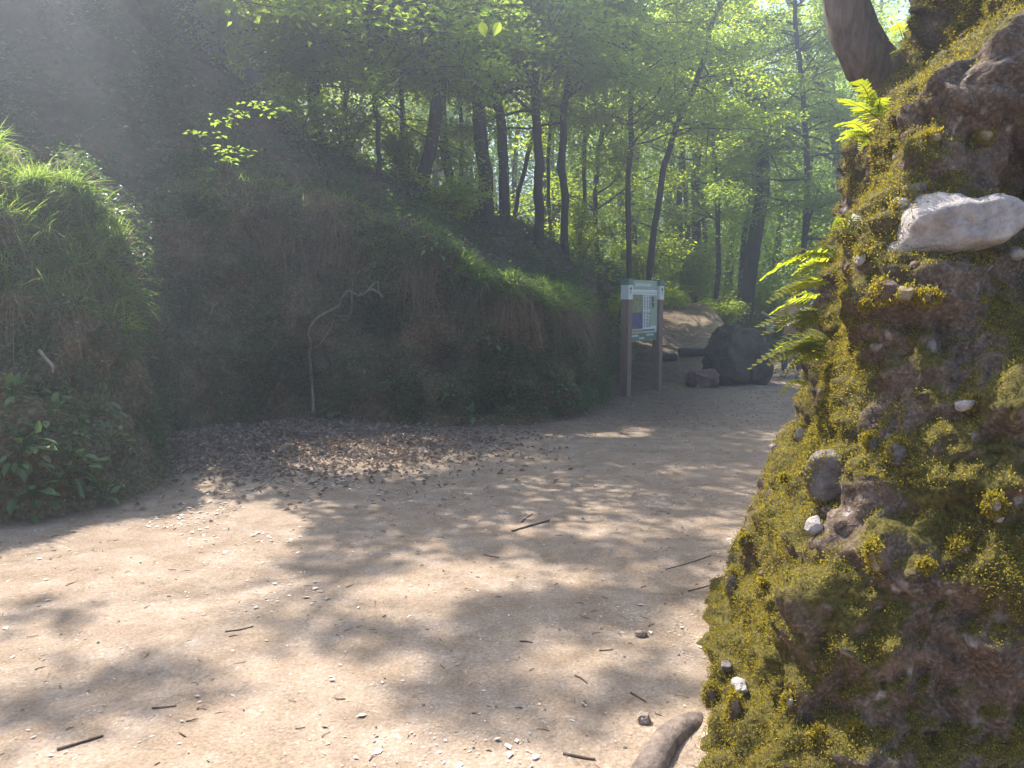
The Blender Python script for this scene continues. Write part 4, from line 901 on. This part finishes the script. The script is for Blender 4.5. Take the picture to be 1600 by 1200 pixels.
for a_, b_, r, lb in TW:
    p, q = gat(*a_), gat(*b_); m_ = (p+q)/2+Vector((.0, .015, .008)); r1_ = r
    pts = np.array([tuple(Vector((v.x, v.y, tz(v.x, v.y)+r1_*.5+e))) for v, e in ((p, 0), (p*.5+q*.5+Vector((random.uniform(-.008, .008), random.uniform(-.008, .008), 0)), 0), (q, 0))]); c = spline(pts, 12)
    tag(mesh('twig', *tube(c, np.linspace(r*.75, r*.5, 12), 7, .5, r*999), M['twig'], loc=tuple(c[0])), lb, 'twig', 'twigs lying on the path')

# ---------------------------------------------------------------- boulders beyond
def boulder(name, cx, cy_, Y, rx, ry, rz, mat, label, seed, rough=.3, group=None):
    p = at(cx, cy_, Y); zz = tz(p.x, p.y); a = np.linspace(0, math.pi, 40); b = np.linspace(0, 2*math.pi, 64, endpoint=False)
    Aa, Bb = np.meshgrid(a, b, indexing='ij'); V = np.stack([np.sin(Aa)*np.cos(Bb), np.sin(Aa)*np.sin(Bb), np.cos(Aa)], -1).reshape(-1, 3)
    V = np.sign(V)*np.abs(V)**.75; f = 1+fbm(V+seed, 1.1, 2)*rough+fbm(V+seed, 3.5, 4)*rough*.4
    fr_ = np.random.RandomState(seed+50)
    for _ in range(18):
        d = fr_.normal(0, 1, 3); d /= np.linalg.norm(d); pr_ = V@d; lim = pr_.max()*fr_.uniform(.7, .93); V = V-d*np.maximum(0, pr_-lim)[:, None]*.85
    V = V*f[:, None]*[rx, ry, rz]+[p.x, p.y, zz+rz*.62]
    V = V+fbm(V, 6, 4)[:, None]*.06*min(1, rz)*np.sign(V-V.mean(0))*[1, 1, 0]
    i = np.arange(39)[:, None]; j = np.arange(64)[None, :]; j2 = (j+1) % 64
    F = np.stack([i*64+j, (i+1)*64+j, (i+1)*64+j2, i*64+j2], -1).reshape(-1, 4)
    return tag(mesh(name, V, F, M[mat], loc=(p.x, p.y, zz)), label, 'rock', group)
boulder('boulder', 1148, 600, 14.0, .56, .5, .66, 'dark', 'big dark mossy boulder beside the path beyond the sign', 2)
boulder('boulder', 1180, 603, 13.9, .32, .4, .42, 'dark', 'lower dark rock against the right side of the big boulder', 14)
boulder('boulder', 1098, 604, 13.6, .28, .3, .2, 'brown', 'low flat brown rock at the left foot of the big boulder', 23)
boulder('stone', 1000, 1062, 3.3, .028, .02, .02, 'sandstone', 'small pale stone on the path near the foot of the rock', 5); boulder('stone', 1005, 1140, 2.6, .03, .025, .02, 'sandstone', 'pale stone on the path just left of the root', 6)

for o in [o for o in COL.objects if o.name == 'boulder']:
    n_ = len(o.data.vertices); V = np.empty(n_*3, np.float32); o.data.vertices.foreach_get('co', V); V = V.reshape(-1, 3)+np.array(o.location)
    k = np.where(V[:, 2] > o.location.z+.15)[0]; rb = np.random.RandomState(6); k = rb.choice(k, 900)
    Q = V[k]; Q = Q+(Q-Q.mean(0))*.02; W, F, a = leaves(Q, np.full(len(Q), .05), tilt=.8, rs=rb); mesh('ivy', W, F, M['ivy'], o, {'rnd': a}, False)
# log steps on the upper path
for a_, b_, Y, lb in (((1062,527),(1100,530),15.6,'dark log step across the start of the upper path'), ((1034,524),(1056,525),15.3,'short dark log end beside the right sign post')):
    p, q = at(a_[0], a_[1], Y), at(b_[0], b_[1], Y+.1)
    z_ = max(tz(p.x, p.y), tz(q.x, q.y)); c = np.linspace((p.x, p.y, z_+.06), (q.x, q.y, z_+.06), 8)
    V, F = tube(c, np.full(8, .08), 12, .2); tag(mesh('log_step', V, [F, np.array([list(range(12))]), np.array([list(range(84, 96))])], M['bark'], loc=tuple(c[0])), lb, 'log')

# ---------------------------------------------------------------- information board
def box(A, c, x, y, z, hx, hy, hz_, a=0.0):
    """box with axes x,y,z (unit vectors)"""
    c = np.array(c); V = [c+x*sx_*hx+y*sy*hy+z*sz*hz_ for sx_ in (-1, 1) for sy in (-1, 1) for sz in (-1, 1)]
    A.add(np.array(V), np.array([(0, 1, 3, 2), (4, 6, 7, 5), (0, 4, 5, 1), (2, 3, 7, 6), (0, 2, 6, 4), (1, 5, 7, 3)]), a)
pl, pr = gat(978.5, 622), gat(1026, 610); pl = Vector((1.80, 12.2, 0)); pr = Vector((2.46, 13.08, 0))
axx = np.array(pr-pl); W_ = np.linalg.norm(axx); axx /= W_; nrm = np.array([axx[1], -axx[0], 0.]); zz = np.array([0, 0, 1.])
zl = tz(pl.x, pl.y); H_ = 1.84
sign = thing('information_board', tuple((pl+pr)/2+Vector((0, 0, zl))), 'wooden information board with green and white panel on two posts', 'sign')
def sp(x, z, off=0.0): return np.array(pl)+axx*x+zz*(z+zl*0)+nrm*off
white = mat_plain('white_board', (.62, .66, .6), .4, .08); green = mat_plain('green_board', (.10, .20, .13), .4, .1); palegreen = mat_plain('pale_green_board', (.30, .40, .27), .4, .1)
photo1 = mat_plain('poster_upper', (.24, .28, .12), .4, .5, 12); photo2 = mat_plain('poster_lower', (.12, .10, .20), .4, .5, 14); ink = mat_plain('ink', (.05, .07, .06), .5, .1); ochre = mat_plain('ochre_strip', (.36, .28, .15), .5, .1)
for x in (0, W_):
    A = Acc(); box(A, sp(x, H_/2-.1), axx, nrm, zz, .065, .065, H_/2+.1-.001); A.obj('post', M['post'], sign, False)
    A = Acc(); box(A, sp(x, H_-.15), axx, nrm, zz, .069, .069, .16); cap = A.obj('post_cap', white, sign, False)
    A = Acc(); box(A, sp(x, H_-.035), axx, nrm, zz, .073, .073, .05); A.obj('cap_band', green, cap, False)
    # tree emblem on the cap
    A = Acc(); c0 = sp(x, H_-.15, .071)
    for dx, dz, r in ((0, .022, .017), (-.02, .008, .013), (.02, .008, .013), (0, .0, .011)):
        t_ = np.linspace(0, 2*math.pi, 14, endpoint=False); V = np.array([c0+axx*(dx+math.cos(k)*r)+zz*(dz+math.sin(k)*r)+nrm*.002*(1+abs(dx)*9+r*4) for k in t_]); A.add(V, np.array([list(range(14))]))
    box(A, c0+zz*-.025, axx, nrm, zz, .004, .0025, .03); box(A, c0+zz*-.052, axx, nrm, zz, .018, .0025, .003); box(A, c0+zz*-.075, axx, nrm, zz, .055, .0025, .0015)
    A.obj('tree_emblem', ink, cap, False)
A = Acc(); pw = W_/2-.068; xc = W_/2; z0_, z1_ = .86, H_; box(A, sp(xc, (z0_+z1_)/2), axx, nrm, zz, pw, .014, (z1_-z0_)/2); panel = A.obj('panel', palegreen, sign, False)
def flat(name, x0, x1, za, zb, m, lay=1, parent=panel):
    A = Acc(); box(A, sp((x0+x1)/2, (za+zb)/2, .014+.0025*lay), axx, nrm, zz, (x1-x0)/2, .0025, (zb-za)/2); return A.obj(name, m, parent, False)
xa, xb = xc-pw+.01, xc+pw-.01; wx = xb-xa
flat('header_band', xa, xb, 1.70, 1.83, palegreen); flat('title_strip', xa, xb, 1.64, 1.69, white); flat('text_field', xa, xb, 1.0, 1.63, white); flat('foot_band', xa, xb, .87, .985, green)
flat('poster_picture', xa+.03, xa+wx*.46, 1.32, 1.61, photo1, 2); flat('poster_picture', xa+.03, xa+wx*.46, 1.06, 1.32, photo2, 2); flat('ochre_strip', xa+.03, xa+wx*.5, 1.005, 1.05, ochre, 2)
flat('map_field', xa+wx*.74, xb-.02, 1.10, 1.6, palegreen, 2)
rs = np.random.RandomState(2)
for col_ in (.50, .60, .68):
    A = Acc()
    for k in range(22):
        z_ = 1.59-k*.024
        if k == 10: continue
        wl = wx*rs.uniform(.035, .07); box(A, sp(xa+wx*col_+wl/2, z_, .021), axx, nrm, zz, wl/2, .0015, .006)
    A.obj('text_column', ink, panel, False)
A = Acc()
for k in range(12): box(A, sp(xa+wx*(.5+.038*k), 1.03, .021), axx, nrm, zz, wx*.013, .0015, .014)
A.obj('text_line', ink, panel, False)
A = Acc(); box(A, sp(xa+wx*.82, 1.53, .024), axx, nrm, zz, .03, .0015, .05); V = np.array([sp(xa+wx*.77, 1.47, .0245), sp(xa+wx*.9, 1.47, .0245), sp(xa+wx*.83, 1.37, .0245)]); A.add(V, np.array([(0, 1, 2)])); A.obj('map_shape', ink, panel, False)
A = Acc()
for k in range(9): box(A, sp(xa+wx*(.2+.065*k), 1.765, .021), axx, nrm, zz, wx*.02, .0015, .026)
A.obj('title_lettering', white, panel, False); A = Acc()
for k in range(7): box(A, sp(xa+wx*(.08+.035*k), .95, .021), axx, nrm, zz, wx*.011, .0015, .016)
for k in range(8): box(A, sp(xa+wx*(.62+.035*k), .955, .021), axx, nrm, zz, wx*.011, .0015, .016)
for k in range(4): box(A, sp(xa+wx*(.36+.05*k), .905, .021), axx, nrm, zz, wx*.014, .0015, .015)
A.obj('foot_lettering', white, panel, False)
# distant marker post
p = tzp(1203, 505, 22.5); mk = thing('marker_post', p, 'small pale marker on a post among the bushes by the far path', 'post'); A = Acc(); X1 = np.array([1., 0, 0]); Y1 = np.array([0, 1., 0])
box(A, (p[0], p[1], p[2]+.45), X1, Y1, zz, .045, .045, .46); A.obj('post', M['post'], mk, False); A = Acc(); box(A, (p[0], p[1]-.05, p[2]+.78), X1, Y1, zz, .11, .012, .19); A.obj('plate', white, mk, False)

# ---------------------------------------------------------------- person walking away on the path
def skinfig(name, nodes, edges, mat, parent, lvl=2, root=0):
    me = bpy.data.meshes.new(name); me.from_pydata([n_[:3] for n_ in nodes], edges, []); o = bpy.data.objects.new(name, me); COL.objects.link(o); o.parent = parent
    md = o.modifiers.new('skin', 'SKIN'); md.use_smooth_shade = True
    if not me.skin_vertices: me.skin_vertices.new(name='')
    for k, n_ in enumerate(nodes):
        r = n_[3]; me.skin_vertices[0].data[k].radius = (r, r) if not isinstance(r, tuple) else r; me.skin_vertices[0].data[k].use_root = (k == root)
    sb = o.modifiers.new('sub', 'SUBSURF'); sb.levels = lvl; sb.render_levels = lvl; me.materials.append(mat); return o
skin = mat_plain('skin', (.46, .27, .19), .5, .12); cloth = mat_plain('blue_grey_cloth', (.07, .085, .12), .8, .3); darkc = mat_plain('dark_cloth', (.02, .02, .026), .8, .3); hair = mat_plain('brown_hair', (.16, .085, .04), .6, .5, 60); shoe = mat_plain('shoe', (.35, .35, .36), .6, .2)
Yp = 15.2; pc = at(1234, 586, Yp); pz_ = tz(pc.x, Yp); per = thing('person', (pc.x, Yp, pz_), 'shirtless person seen from behind walking up the path beyond the ferns, arm held out', 'person')
B = [ # x right, y away, z up ; radii
 (0,0,.93,(.13,.10)),(0,.0,1.05,(.125,.09)),(0,.01,1.22,(.15,.10)),(0,.0,1.36,(.13,.09)),(0,.0,1.43,(.055,.055)),(0,.01,1.49,.05),(0,.015,1.56,(.075,.085)),(0,.01,1.64,(.07,.08)),(0,.01,1.68,(.03,.035)),
 (-.17,0,1.37,.055),(-.235,-.01,1.24,.045),(-.26,-.03,1.10,.038),(-.36,.06,1.16,.033),(-.46,.14,1.24,.025),
 (.17,0,1.37,.055),(.23,0,1.22,.045),(.25,.0,1.08,.038),(.27,.06,.95,.03),(.27,.10,.86,.024),
 (-.09,0,.86,.09),(-.10,.06,.66,.075),(-.10,.10,.48,.055),(-.10,.05,.28,.05),(-.10,.0,.09,.036),(-.10,.10,.04,.035),
 (.09,0,.86,.09),(.10,-.04,.66,.075),(.10,-.06,.48,.055),(.10,-.16,.30,.05),(.10,-.25,.13,.036),(.10,-.17,.05,.035),
 (-.50,.17,1.27,(.03,.016)),(-.545,.20,1.285,.009),(-.55,.19,1.262,.009),(-.53,.21,1.31,.009),(-.50,.20,1.315,.009),(-.535,.17,1.245,.008),(.27,.12,.80,(.018,.028)),(.28,.13,.73,.009),(.26,.13,.73,.009),(.27,.14,.72,.009),(.265,.115,.735,.009),(.25,.15,.77,.009)]
E = [(0,1),(1,2),(2,3),(3,4),(4,5),(5,6),(6,7),(7,8),(3,9),(9,10),(10,11),(11,12),(12,13),(3,14),(14,15),(15,16),(16,17),(17,18),(0,19),(19,20),(20,21),(21,22),(22,23),(23,24),(0,25),(25,26),(26,27),(27,28),(28,29),(29,30),(13,31),(31,32),(31,33),(31,34),(31,35),(31,36),(18,37),(37,38),(37,39),(37,40),(37,41),(37,42)]
skinfig('body', B, E, skin, per)
skinfig('trousers', [(0,0,.96,(.15,.118)),(0,0,.90,(.15,.115)),(-.09,0,.82,.108),(-.10,.06,.66,.09),(-.10,.10,.48,.074),(-.10,.05,.28,.068),(-.10,.0,.13,.06),(.09,0,.82,.108),(.10,-.04,.66,.09),(.10,-.06,.48,.074),(.10,-.16,.30,.068),(.10,-.23,.17,.058)], [(0,1),(1,2),(2,3),(3,4),(4,5),(5,6),(1,7),(7,8),(8,9),(9,10),(10,11)], cloth, per)
skinfig('hair', [(0,-.005,1.56,(.07,.075)),(0,-.005,1.63,(.085,.095)),(0,0,1.685,(.05,.055))], [(0,1),(1,2)], hair, per)
for dx, dy in ((-.10, .04), (.10, -.22)): skinfig('shoe', [(dx,dy-.06,.05,.05),(dx,dy+.06,.045,.048),(dx,dy+.17,.035,.036)], [(0,1),(1,2)], shoe, per)
bagt = thing('shoulder_bag', (pc.x+.06, Yp-.14, pz_+1.0), 'dark bag worn against the lower back of the person', 'bag'); A = Acc()
skinfig('bag_body', [(.04,0,-.08,(.12,.05)),(.05,-.01,.0,(.14,.06)),(.04,0,.08,(.12,.045))], [(0,1),(1,2)], darkc, bagt)
q = spline([(.12,.02,.1),(.16,.04,.28),(.10,.10,.42),(-.02,.22,.40)], 14); V, F = tube(q, np.full(14, .012), 5); o = mesh('strap', V, F, darkc); o.parent = bagt

# ---------------------------------------------------------------- haze
A = Acc(); box(A, (0, 60, 7.9), X1, Y1, zz, 172, 112, 9.9)  # air volume added to stand in for veiling lens glare
hz_m, hn, ho = nmat('glare_haze_air'); v = N(hn, 'ShaderNodeVolumePrincipled', Density=.015, Anisotropy=.72); v.inputs['Color'].default_value = (.78, .87, 1, 1); hn.links.new(v.outputs[0], ho.inputs['Volume'])
tag(A.obj('glare_haze', hz_m), kind='stuff')
